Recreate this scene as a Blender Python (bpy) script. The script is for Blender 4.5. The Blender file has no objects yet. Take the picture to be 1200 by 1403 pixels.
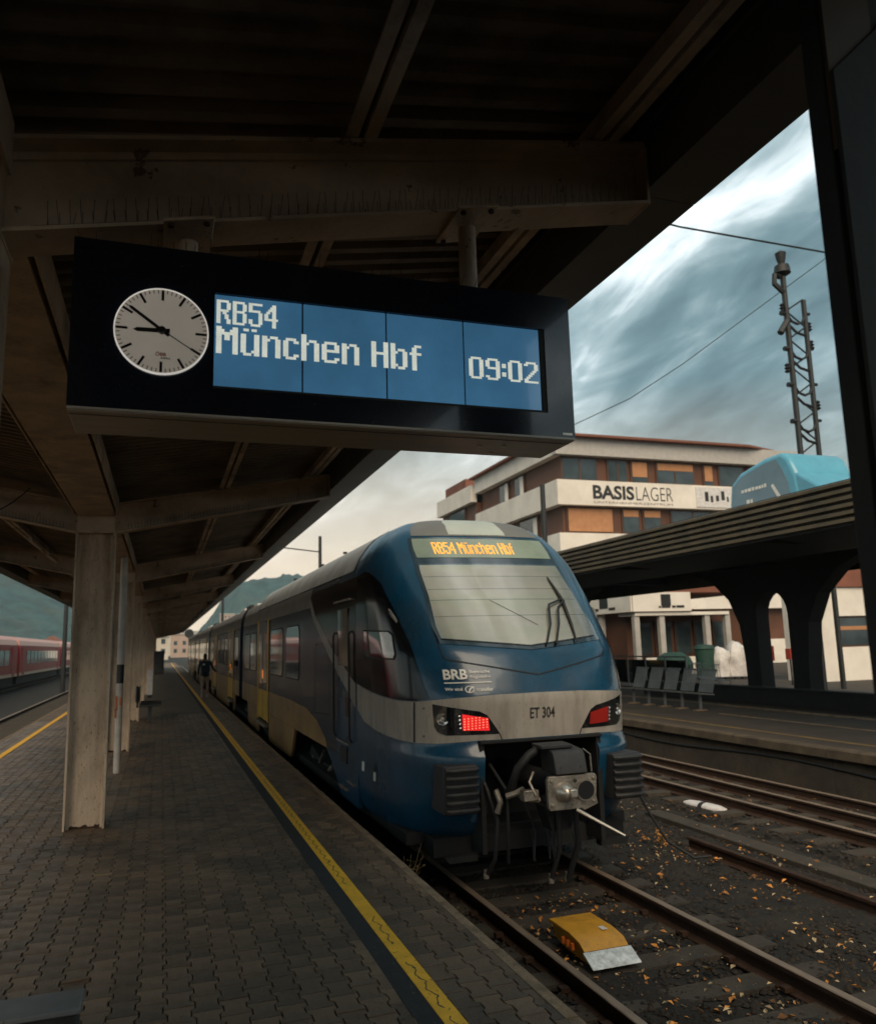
import bpy, bmesh, math, random
import numpy as np
from mathutils import Vector, Matrix, noise
from mathutils.geometry import delaunay_2d_cdt

random.seed(7); np.random.seed(7)
SC = bpy.context.scene
COL = SC.collection
R = math.radians

# ------------------------------------------------------------------ camera
cam_d = bpy.data.cameras.new('camera')
cam = bpy.data.objects.new('camera', cam_d); COL.objects.link(cam)
cam_d.sensor_fit = 'HORIZONTAL'; cam_d.sensor_width = 36; cam_d.lens = 36 * 1095 / 1200
cam_d.clip_start = 0.05; cam_d.clip_end = 9000
CH = 1.9
_y = Vector(((221 - 600) / 1095, (892 - 701.5) / 1095, 1)).normalized()      # track direction seen by the camera
_n = Vector((1, -0.027, 0)).cross(_y).normalized()
if _n.y > 0: _n = -_n
_x = _y.cross(_n)
RM = Matrix((_x, _y, _n))                       # world = RM @ camera (x right, y down, z forward)
cr, cd, cf = (RM.col[0], RM.col[1], RM.col[2])
cam.matrix_world = Matrix(((cr.x, -cd.x, -cf.x, 0), (cr.y, -cd.y, -cf.y, 0), (cr.z, -cd.z, -cf.z, CH), (0, 0, 0, 1)))
cam_d.dof.use_dof = True; cam_d.dof.focus_distance = 4.3; cam_d.dof.aperture_fstop = 3.6
SC.camera = cam

# ------------------------------------------------------------------ world and sun
W = bpy.data.worlds.new('World'); SC.world = W; W.use_nodes = True
wn, wl = W.node_tree.nodes, W.node_tree.links
wn.clear()
def wnode(t, **k):
    n = wn.new(t)
    for a, b in k.items(): setattr(n, a, b)
    return n
SUN_EL, SUN_AZ = R(40), R(200)                  # azimuth measured clockwise from +Y
sky = wnode('ShaderNodeTexSky', sky_type='NISHITA', sun_disc=False)
sky.sun_elevation = SUN_EL; sky.sun_rotation = SUN_AZ; sky.dust_density = 3.0
tc = wnode('ShaderNodeTexCoord'); sep = wnode('ShaderNodeSeparateXYZ'); wl.new(tc.outputs['Generated'], sep.inputs[0])
zc = wnode('ShaderNodeMath', operation='MAXIMUM'); wl.new(sep.outputs['Z'], zc.inputs[0]); zc.inputs[1].default_value = 0.0
za = wnode('ShaderNodeMath', operation='ADD'); wl.new(zc.outputs[0], za.inputs[0]); za.inputs[1].default_value = 0.16
dv = wnode('ShaderNodeVectorMath', operation='DIVIDE'); wl.new(tc.outputs['Generated'], dv.inputs[0])
cz = wnode('ShaderNodeCombineXYZ')
for i in range(3): wl.new(za.outputs[0], cz.inputs[i])
wl.new(cz.outputs[0], dv.inputs[1])
mp = wnode('ShaderNodeMapping'); wl.new(dv.outputs[0], mp.inputs[0])
mp.inputs['Scale'].default_value = (1.55, 0.62, 0.0); mp.inputs['Rotation'].default_value = (0, 0, R(12)); mp.inputs['Location'].default_value = (2.5, 1.35, 0)
n1 = wnode('ShaderNodeTexNoise'); wl.new(mp.outputs[0], n1.inputs['Vector'])
n1.inputs['Scale'].default_value = 1.25; n1.inputs['Detail'].default_value = 6; n1.inputs['Roughness'].default_value = 0.5; n1.inputs['Distortion'].default_value = 0.5
n2 = wnode('ShaderNodeTexNoise'); wl.new(mp.outputs[0], n2.inputs['Vector'])
n2.inputs['Scale'].default_value = 4.2; n2.inputs['Detail'].default_value = 9; n2.inputs['Roughness'].default_value = 0.6; n2.inputs['Distortion'].default_value = 0.9
nm_ = wnode('ShaderNodeMixRGB'); nm_.inputs[0].default_value = 0.30; wl.new(n1.outputs['Fac'], nm_.inputs[1]); wl.new(n2.outputs['Fac'], nm_.inputs[2])
cr1 = wnode('ShaderNodeValToRGB'); wl.new(nm_.outputs[0], cr1.inputs[0])
e = cr1.color_ramp.elements
e[0].position = 0.36; e[0].color = (0.032, 0.058, 0.066, 1)
e[1].position = 0.665; e[1].color = (0.62, 0.66, 0.67, 1)
k = e.new(0.46); k.color = (0.078, 0.122, 0.134, 1)
k = e.new(0.55); k.color = (0.195, 0.25, 0.265, 1)
hz = wnode('ShaderNodeMapRange'); wl.new(zc.outputs[0], hz.inputs[0])
hz.inputs['From Min'].default_value = 0.10; hz.inputs['From Max'].default_value = 0.30
hz.inputs['To Min'].default_value = 0.92; hz.inputs['To Max'].default_value = 0.0
az = wnode('ShaderNodeMapRange', interpolation_type='SMOOTHSTEP'); wl.new(sep.outputs['Y'], az.inputs[0])     # paler, warmer air down the valley
az.inputs['From Min'].default_value = 0.62; az.inputs['From Max'].default_value = 0.97; az.inputs['To Min'].default_value = 0.30; az.inputs['To Max'].default_value = 1.0
hm_ = wnode('ShaderNodeMath', operation='MULTIPLY'); wl.new(hz.outputs[0], hm_.inputs[0]); wl.new(az.outputs[0], hm_.inputs[1]); hz = hm_
mw = wnode('ShaderNodeMixRGB'); wl.new(hz.outputs[0], mw.inputs[0]); wl.new(cr1.outputs[0], mw.inputs[1]); mw.inputs[2].default_value = (0.46, 0.365, 0.27, 1)
sk = wnode('ShaderNodeVectorMath', operation='SCALE'); wl.new(sky.outputs[0], sk.inputs[0]); sk.inputs['Scale'].default_value = 0.10
mx = wnode('ShaderNodeMixRGB'); mx.inputs[0].default_value = 0.95; wl.new(sk.outputs[0], mx.inputs[1]); wl.new(mw.outputs[0], mx.inputs[2])
bg = wnode('ShaderNodeBackground'); wl.new(mx.outputs[0], bg.inputs[0]); bg.inputs[1].default_value = 1.0
wo = wnode('ShaderNodeOutputWorld'); wl.new(bg.outputs[0], wo.inputs[0])

sl = bpy.data.lights.new('sun', 'SUN'); sl.energy = 1.35; sl.angle = R(50); sl.color = (1.0, 0.80, 0.58)
so = bpy.data.objects.new('sun', sl); COL.objects.link(so)
_d = Vector((math.sin(SUN_AZ) * math.cos(SUN_EL), math.cos(SUN_AZ) * math.cos(SUN_EL), math.sin(SUN_EL)))
so.rotation_euler = (-_d).to_track_quat('-Z', 'Y').to_euler()

SC.view_settings.view_transform = 'Standard'; SC.view_settings.look = 'None'
SC.view_settings.exposure = 1.32; SC.view_settings.gamma = 1.0
SC.render.engine = 'CYCLES'
SC.cycles.use_denoising = True
SC.cycles.max_bounces = 6; SC.cycles.diffuse_bounces = 3; SC.cycles.glossy_bounces = 4; SC.cycles.transparent_max_bounces = 10
SC.cycles.sample_clamp_indirect = 4.0; SC.cycles.caustics_reflective = False; SC.cycles.caustics_refractive = False

# ------------------------------------------------------------------ materials
MATS = {}
def mat(name, col, rough=0.6, metal=0.0, var=0.25, vscale=3.0, bump=0.0, bscale=40.0, coat=0.0, dirt=None, dirt_amt=0.0, dscale=1.5,
        island=0.0, emit=None, estr=0.0, spec=0.5, stretch=(1, 1, 1), rvar=0.0, spots=None, spot_amt=0.0, sscale=14.0):
    m = bpy.data.materials.new(name); m.use_nodes = True
    nt = m.node_tree; N, L = nt.nodes, nt.links
    b = N['Principled BSDF']
    b.inputs['Roughness'].default_value = rough; b.inputs['Metallic'].default_value = metal
    b.inputs['Specular IOR Level'].default_value = spec
    if coat: b.inputs['Coat Weight'].default_value = coat; b.inputs['Coat Roughness'].default_value = 0.05
    co = N.new('ShaderNodeTexCoord'); mpn = N.new('ShaderNodeMapping'); L.new(co.outputs['Object'], mpn.inputs[0]); mpn.inputs['Scale'].default_value = stretch
    ns = N.new('ShaderNodeTexNoise'); ns.inputs['Scale'].default_value = vscale; ns.inputs['Detail'].default_value = 7; ns.inputs['Roughness'].default_value = 0.62
    L.new(mpn.outputs[0], ns.inputs['Vector'])
    rp = N.new('ShaderNodeMapRange'); L.new(ns.outputs['Fac'], rp.inputs[0])
    rp.inputs['From Min'].default_value = 0.3; rp.inputs['From Max'].default_value = 0.7
    rp.inputs['To Min'].default_value = 1 - var; rp.inputs['To Max'].default_value = 1 + var
    fac = rp.outputs[0]
    if island:
        g = N.new('ShaderNodeNewGeometry'); oi = N.new('ShaderNodeObjectInfo')
        ad = N.new('ShaderNodeMath'); ad.operation = 'ADD'; L.new(g.outputs['Random Per Island'], ad.inputs[0]); L.new(oi.outputs['Random'], ad.inputs[1])
        fr = N.new('ShaderNodeMath'); fr.operation = 'FRACT'; L.new(ad.outputs[0], fr.inputs[0])
        r2 = N.new('ShaderNodeMapRange'); L.new(fr.outputs[0], r2.inputs[0]); r2.inputs['To Min'].default_value = 1 - island; r2.inputs['To Max'].default_value = 1 + island
        mm = N.new('ShaderNodeMath'); mm.operation = 'MULTIPLY'; L.new(fac, mm.inputs[0]); L.new(r2.outputs[0], mm.inputs[1]); fac = mm.outputs[0]
    sc = N.new('ShaderNodeVectorMath'); sc.operation = 'SCALE'; sc.inputs[0].default_value = col[:3]; L.new(fac, sc.inputs['Scale'])
    out = sc.outputs[0]
    def overlay(out, colr, amt, scale, lo=0.56, hi=0.72, det=8):
        n2 = N.new('ShaderNodeTexNoise'); n2.inputs['Scale'].default_value = scale; n2.inputs['Detail'].default_value = det; n2.inputs['Roughness'].default_value = 0.68
        L.new(mpn.outputs[0], n2.inputs['Vector'])
        r3 = N.new('ShaderNodeMapRange'); L.new(n2.outputs['Fac'], r3.inputs[0]); r3.inputs['From Min'].default_value = lo; r3.inputs['From Max'].default_value = hi; r3.inputs['To Max'].default_value = amt
        mc = N.new('ShaderNodeMixRGB'); L.new(r3.outputs[0], mc.inputs[0]); L.new(out, mc.inputs[1]); mc.inputs[2].default_value = (*colr, 1)
        return mc.outputs[0]
    if dirt: out = overlay(out, dirt, dirt_amt, dscale, 0.46, 0.68)
    if spots: out = overlay(out, spots, spot_amt, sscale, 0.63, 0.66, 4)
    L.new(out, b.inputs['Base Color'])
    if rvar:
        r4 = N.new('ShaderNodeMapRange'); L.new(ns.outputs['Fac'], r4.inputs[0]); r4.inputs['From Min'].default_value = .3; r4.inputs['From Max'].default_value = .7
        r4.inputs['To Min'].default_value = max(.02, rough - rvar); r4.inputs['To Max'].default_value = min(1, rough + rvar); L.new(r4.outputs[0], b.inputs['Roughness'])
    if bump:
        nb = N.new('ShaderNodeTexNoise'); nb.inputs['Scale'].default_value = bscale; nb.inputs['Detail'].default_value = 5; L.new(mpn.outputs[0], nb.inputs['Vector'])
        bp = N.new('ShaderNodeBump'); bp.inputs['Strength'].default_value = bump; bp.inputs['Distance'].default_value = 0.02
        L.new(nb.outputs['Fac'], bp.inputs['Height']); L.new(bp.outputs[0], b.inputs['Normal'])
    if emit:
        es = N.new('ShaderNodeVectorMath'); es.operation = 'SCALE'; es.inputs[0].default_value = emit; L.new(fac, es.inputs['Scale'])
        L.new(es.outputs[0], b.inputs['Emission Color']); b.inputs['Emission Strength'].default_value = estr
    MATS[name] = m
    return m

M = MATS
RUST = (0.10, 0.045, 0.018)
mat('paver', (0.160, 0.104, 0.060), 0.42, var=0.34, vscale=6, bump=0.7, bscale=110, island=0.36, dirt=(0.028, 0.023, 0.018), dirt_amt=0.9, dscale=0.75, rvar=0.18, spots=(0.02, 0.018, 0.016), spot_amt=0.7, sscale=9)
mat('joint', (0.024, 0.020, 0.016), 0.9, var=0.35, vscale=8, bump=0.4, bscale=60, spots=(0.30, 0.25, 0.18), spot_amt=0.8, sscale=45)
mat('far_paving', (0.125, 0.088, 0.056), 0.78, var=0.3, vscale=1.2, bump=0.3, bscale=30)
mat('coping', (0.25, 0.17, 0.10), 0.85, var=0.35, vscale=6, bump=0.8, bscale=60, dirt=(0.05, 0.04, 0.03), dirt_amt=0.8, dscale=4)
mat('asphalt', (0.018, 0.018, 0.018), 0.85, var=0.3, vscale=9, bump=0.5, bscale=120, spots=(0.11, 0.10, 0.09), spot_amt=0.6, sscale=20)
mat('concrete', (0.085, 0.068, 0.05), 0.88, var=0.3, vscale=2.5, bump=0.5, bscale=40, dirt=(0.04, 0.034, 0.028), dirt_amt=0.85, dscale=1.2)
mat('sleeper', (0.050, 0.040, 0.029), 0.88, var=0.3, vscale=4, bump=0.7, bscale=40, dirt=(0.03, 0.026, 0.02), dirt_amt=0.85, dscale=3)
mat('soil', (0.011, 0.009, 0.007), 0.95, var=0.5, vscale=1.6, bump=1.0, bscale=35, dirt=(0.034, 0.026, 0.015), dirt_amt=0.7, dscale=2.2)
mat('stone', (0.021, 0.0155, 0.0105), 0.9, var=0.3, vscale=20, island=0.55, bump=0.4, bscale=80)
mat('rail_rust', (0.045, 0.022, 0.012), 0.72, 0.3, var=0.4, vscale=9, bump=0.4, bscale=60)
mat('rail_top', (0.27, 0.20, 0.145), 0.45, 0.35, var=0.3, vscale=9, stretch=(8, 0.6, 8), rvar=0.15)
mat('steel_paint', (0.58, 0.455, 0.335), 0.55, var=0.20, vscale=2.0, bump=0.15, bscale=30, dirt=(0.16, 0.12, 0.085), dirt_amt=0.75, dscale=1.4, stretch=(2.2, 2.2, 0.7), spots=RUST, spot_amt=0.85, sscale=26)
mat('beam_paint', (0.58, 0.465, 0.35), 0.6, var=0.25, vscale=2.5, bump=0.15, bscale=30, dirt=(0.26, 0.19, 0.13), dirt_amt=0.7, dscale=1.6, spots=RUST, spot_amt=0.8, sscale=7)
mat('purlin_paint', (0.60, 0.49, 0.38), 0.6, var=0.22, vscale=3, dirt=(0.11, 0.085, 0.06), dirt_amt=0.8, dscale=2)
mat('roof_sheet', (0.22, 0.175, 0.13), 0.7, var=0.35, vscale=1.5, dirt=(0.05, 0.04, 0.03), dirt_amt=0.8, dscale=1.3, bump=0.2, bscale=20)
mat('fascia', (0.11, 0.112, 0.108), 0.55, var=0.25, vscale=1.5, dirt=(0.10, 0.08, 0.06), dirt_amt=0.5, dscale=1.2)
mat('spike', (0.06, 0.055, 0.05), 0.5, 0.6)
mat('dark_steel', (0.018, 0.019, 0.020), 0.75, var=0.3, vscale=2, bump=0.1, bscale=20, dirt=(0.05, 0.042, 0.03), dirt_amt=0.6)
mat('brown_panel', (0.060, 0.036, 0.014), 0.6, var=0.2)
mat('sign_black', (0.010, 0.013, 0.022), 0.16, var=0.15, coat=0.6, spots=(0.10, 0.11, 0.12), spot_amt=0.35, sscale=110)
mat('sign_alu', (0.52, 0.46, 0.39), 0.4, 0.25, var=0.12, vscale=3, stretch=(1, 8, 8))
mat('screen', (0.012, 0.05, 0.11), 0.12, var=0.20, vscale=3.0, emit=(0.036, 0.115, 0.205), estr=0.35, coat=0.5)
mat('screen_gap', (0.01, 0.012, 0.016), 0.4)
mat('lcd_text', (0.6, 0.6, 0.52), 0.4, var=0.10, vscale=30, emit=(0.66, 0.69, 0.60), estr=0.31)
mat('dial', (0.40, 0.36, 0.31), 0.35, var=0.14, vscale=2.2, emit=(0.42, 0.37, 0.31), estr=0.14)
mat('black', (0.008, 0.008, 0.009), 0.4)
mat('white_ring', (0.75, 0.72, 0.66), 0.4, emit=(0.7, 0.66, 0.6), estr=0.25)
mat('red_print', (0.45, 0.03, 0.02), 0.5)
mat('screw', (0.55, 0.5, 0.44), 0.3, 0.9)
# train
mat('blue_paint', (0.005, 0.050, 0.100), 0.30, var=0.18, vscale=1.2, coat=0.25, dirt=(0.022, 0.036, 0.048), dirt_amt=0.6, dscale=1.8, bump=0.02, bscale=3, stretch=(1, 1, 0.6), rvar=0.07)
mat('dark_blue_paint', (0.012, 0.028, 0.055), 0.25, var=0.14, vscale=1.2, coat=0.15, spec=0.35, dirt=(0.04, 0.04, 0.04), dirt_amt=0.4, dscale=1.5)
mat('grey_paint', (0.345, 0.31, 0.265), 0.42, var=0.14, vscale=2, coat=0.15, dirt=(0.20, 0.175, 0.145), dirt_amt=0.7, dscale=3, stretch=(3, 3, 0.6), spots=(0.10, 0.08, 0.06), spot_amt=0.6, sscale=16)
mat('silver_paint', (0.28, 0.255, 0.225), 0.35, 0.3, var=0.18, vscale=1.5, dirt=(0.17, 0.145, 0.115), dirt_amt=0.7, dscale=2)
mat('roof_grey', (0.50, 0.49, 0.46), 0.5, var=0.14, vscale=1.4, dirt=(0.26, 0.24, 0.21), dirt_amt=0.6, dscale=2.2)
mat('cap_grey', (0.13, 0.13, 0.12), 0.6, var=0.12, vscale=3)
mat('cap_panel', (0.36, 0.39, 0.34), 0.4, var=0.10, vscale=3)
mat('gold_paint', (0.32, 0.185, 0.065), 0.38, var=0.25, vscale=1.1, coat=0.2, dirt=(0.07, 0.05, 0.03), dirt_amt=0.75, dscale=1.6)
mat('yellow_door', (0.75, 0.43, 0.04), 0.35, var=0.15, coat=0.3, dirt=(0.2, 0.11, 0.03), dirt_amt=0.5)
mat('glass_black', (0.006, 0.007, 0.008), 0.05, var=0.1, coat=1.0, spec=0.8)
mat('gloss_black', (0.006, 0.007, 0.009), 0.16, var=0.15, spec=0.4)
mat('rubber', (0.007, 0.007, 0.007), 0.65, var=0.2)
mat('plastic_dark', (0.018, 0.018, 0.019), 0.6, var=0.2, dirt=(0.05, 0.045, 0.038), dirt_amt=0.5, dscale=6)
mat('under_dark', (0.005, 0.005, 0.005), 0.8, var=0.3)
mat('metal_dull', (0.30, 0.265, 0.22), 0.45, 0.65, var=0.3, vscale=8, dirt=(0.06, 0.05, 0.04), dirt_amt=0.8, dscale=9, bump=0.3, bscale=40)
mat('metal_light', (0.52, 0.48, 0.42), 0.35, 0.75, var=0.2, vscale=10)
mat('blind', (0.82, 0.78, 0.73), 0.6, var=0.10, vscale=1.3, stretch=(0.7, 1, 3), dirt=(0.62, 0.74, 0.54), dirt_amt=0.6, dscale=0.9)
mat('lamp_chrome', (0.6, 0.58, 0.55), 0.12, 0.9, var=0.3, vscale=25)
mat('red_lamp', (0.35, 0.01, 0.01), 0.25, emit=(1.0, 0.03, 0.03), estr=0.30)
mat('red_lamp_dim', (0.10, 0.008, 0.006), 0.25, emit=(0.8, 0.03, 0.02), estr=0.06)
mat('red_led', (0.9, 0.3, 0.2), 0.25, emit=(1.0, 0.30, 0.16), estr=0.6)
mat('amber_led', (0.9, 0.5, 0.05), 0.3, emit=(1.0, 0.27, 0.008), estr=0.62)
mat('display_glass', (0.20, 0.24, 0.175), 0.2, var=0.2, vscale=2, coat=0.6)
mat('white_print', (0.72, 0.70, 0.64), 0.5)
mat('dark_print', (0.02, 0.02, 0.02), 0.5)
mat('amber_print', (0.75, 0.36, 0.03), 0.5)
mat('orange_lamp', (0.7, 0.16, 0.02), 0.4, emit=(1.0, 0.25, 0.03), estr=0.25)
mat('red_train', (0.26, 0.008, 0.012), 0.5, var=0.15)
mat('pale_red', (0.52, 0.26, 0.22), 0.4, var=0.12)
mat('cream', (0.50, 0.40, 0.30), 0.5, var=0.15)
# surroundings
mat('white_render', (0.76, 0.71, 0.63), 0.85, var=0.10, vscale=0.6, dirt=(0.55, 0.50, 0.43), dirt_amt=0.5, dscale=0.5)
mat('brown_panelling', (0.105, 0.042, 0.020), 0.6, var=0.25, vscale=0.8)
mat('brown_frame', (0.075, 0.033, 0.018), 0.5, var=0.2)
mat('window_glass', (0.030, 0.045, 0.050), 0.07, var=0.5, vscale=0.9, coat=0.3)
mat('orange_blind', (0.42, 0.20, 0.09), 0.7, var=0.12)
mat('grey_fascia', (0.42, 0.40, 0.37), 0.6, var=0.12)
mat('ribbed', (0.105, 0.078, 0.042), 0.6, var=0.25, vscale=1, dirt=(0.04, 0.032, 0.022), dirt_amt=0.7)
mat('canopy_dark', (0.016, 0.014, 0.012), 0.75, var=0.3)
mat('reflection_shell', (0.10, 0.34, 0.46), 0.3, var=0.10, coat=0.3)
mat('reflection_shell_grey', (0.13, 0.21, 0.26), 0.25, var=0.15, vscale=1.2, coat=0.4)
mat('mast', (0.012, 0.014, 0.015), 0.6)
mat('wire', (0.015, 0.017, 0.018), 0.6)
mat('forest', (0.020, 0.050, 0.048), 0.95, var=0.7, vscale=0.09, dirt=(0.07, 0.055, 0.03), dirt_amt=0.5, dscale=0.02)
mat('house_cream', (0.52, 0.46, 0.38), 0.85, var=0.1, vscale=0.3)
mat('house_pink', (0.40, 0.29, 0.23), 0.85, var=0.1, vscale=0.3)
mat('house_white', (0.62, 0.60, 0.56), 0.85, var=0.1, vscale=0.3)
mat('roof_tile', (0.20, 0.075, 0.045), 0.8, var=0.2, vscale=0.8)
mat('jacket', (0.012, 0.020, 0.032), 0.8, var=0.25, vscale=6)
mat('trousers', (0.30, 0.24, 0.18), 0.8, var=0.2, vscale=6)
mat('skin', (0.35, 0.19, 0.13), 0.6)
mat('hair', (0.02, 0.014, 0.01), 0.7)
mat('shoe', (0.25, 0.22, 0.2), 0.6)
mat('mesh_metal', (0.20, 0.205, 0.20), 0.45, 0.6, var=0.15)
mat('green_cloth', (0.012, 0.05, 0.036), 0.7, var=0.2)
mat('red_cloth', (0.40, 0.05, 0.03), 0.7)
mat('ramp_yellow', (0.56, 0.27, 0.022), 0.45, var=0.15, vscale=4, dirt=(0.22, 0.11, 0.02), dirt_amt=0.55, dscale=5, bump=0.1)
mat('ramp_silver', (0.62, 0.60, 0.56), 0.4, 0.5, var=0.4, vscale=16)
mat('orange_plastic', (0.55, 0.13, 0.02), 0.5)
mat('white_plastic', (0.62, 0.60, 0.58), 0.5, var=0.2, vscale=6)
mat('leaf_orange', (0.40, 0.165, 0.030), 0.75, var=0.4, vscale=30, island=0.75)
mat('leaf_pale', (0.42, 0.31, 0.17), 0.7, var=0.3, vscale=8, island=0.5)
mat('weed', (0.16, 0.115, 0.05), 0.8, var=0.3)
mat('bench_metal', (0.06, 0.065, 0.065), 0.5, 0.4)
mat('box_top', (0.17, 0.175, 0.178), 0.45, var=0.25, vscale=4)
mat('white_post', (0.55, 0.51, 0.45), 0.5, var=0.12, vscale=5, dirt=(0.25, 0.2, 0.15), dirt_amt=0.5, dscale=4)

mat('far_edge_shaded', (0.085, 0.062, 0.038), 0.85, var=0.35, vscale=3, bump=0.6, bscale=50, dirt=(0.03, 0.024, 0.018), dirt_amt=0.8, dscale=2)  # darker coping: shade of the far canopy put into the colour
mat('far_paving_shaded', (0.042, 0.032, 0.023), 0.8, var=0.35, vscale=1.2, bump=0.3, bscale=30)  # far paving with the canopy's shade put into its colour
mat('far_wall_shaded', (0.050, 0.038, 0.026), 0.88, var=0.4, vscale=2.5, bump=0.5, bscale=40, dirt=(0.020, 0.016, 0.012), dirt_amt=0.85, dscale=1.2)  # wall concrete darkened in colour to match the shaded edge above
mat('far_yellow_dimmed', (0.17, 0.105, 0.028), 0.8, var=0.4, vscale=3, dirt=(0.06, 0.045, 0.03), dirt_amt=0.8, dscale=2)  # far line dimmed in its colour against the sunlight falling on it
def worn_yellow():
    m = mat('yellow_line', (0.88, 0.455, 0.018), 0.6, var=0.16, vscale=7, bump=0.3, bscale=80, spots=(0.035, 0.028, 0.02), spot_amt=0.95, sscale=26)
    N, L = m.node_tree.nodes, m.node_tree.links
    b = N['Principled BSDF']; src = b.inputs['Base Color'].links[0].from_socket
    co = N.new('ShaderNodeTexCoord'); s = N.new('ShaderNodeSeparateXYZ'); L.new(co.outputs['Object'], s.inputs[0])
    def ma(op, a, c=None, d=None):
        n = N.new('ShaderNodeMath'); n.operation = op
        for i, v in enumerate((a, c, d)):
            if v is None: continue
            if isinstance(v, (int, float)): n.inputs[i].default_value = v
            else: L.new(v, n.inputs[i])
        return n.outputs[0]
    ns = N.new('ShaderNodeTexNoise'); ns.inputs['Scale'].default_value = 26; ns.inputs['Detail'].default_value = 3; L.new(co.outputs['Object'], ns.inputs[0])
    jit = ma('MULTIPLY', ma('SUBTRACT', ns.outputs['Fac'], 0.5), 0.035)
    tri = ma('MULTIPLY', ma('PINGPONG', s.outputs['Y'], 0.1), 0.33)            # joints of the pavers telegraphing through the paint
    dist = ma('ABSOLUTE', ma('SUBTRACT', ma('ADD', s.outputs['X'], jit), ma('ADD', tri, 1.445)))
    line = ma('LESS_THAN', dist, 0.0045)
    gate = N.new('ShaderNodeTexNoise'); gate.inputs['Scale'].default_value = 2.3; L.new(co.outputs['Object'], gate.inputs[0])
    on = ma('MULTIPLY', line, ma('GREATER_THAN', gate.outputs['Fac'], 0.42))
    mx = N.new('ShaderNodeMixRGB'); L.new(on, mx.inputs[0]); L.new(src, mx.inputs[1]); mx.inputs[2].default_value = (0.03, 0.024, 0.016, 1)
    L.new(mx.outputs[0], b.inputs['Base Color'])
worn_yellow()

def pane_glass():
    m = bpy.data.materials.new('pane_glass'); m.use_nodes = True
    N, L = m.node_tree.nodes, m.node_tree.links; N.clear()
    t = N.new('ShaderNodeBsdfTransparent'); t.inputs[0].default_value = (0.88, 0.91, 0.88, 1)
    g = N.new('ShaderNodeBsdfGlossy'); g.inputs['Roughness'].default_value = 0.03
    f = N.new('ShaderNodeFresnel'); f.inputs[0].default_value = 2.5
    mxs = N.new('ShaderNodeMixShader'); L.new(f.outputs[0], mxs.inputs[0]); L.new(t.outputs[0], mxs.inputs[1]); L.new(g.outputs[0], mxs.inputs[2])
    o = N.new('ShaderNodeOutputMaterial'); L.new(mxs.outputs[0], o.inputs[0])
    MATS['pane_glass'] = m
pane_glass()

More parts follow.
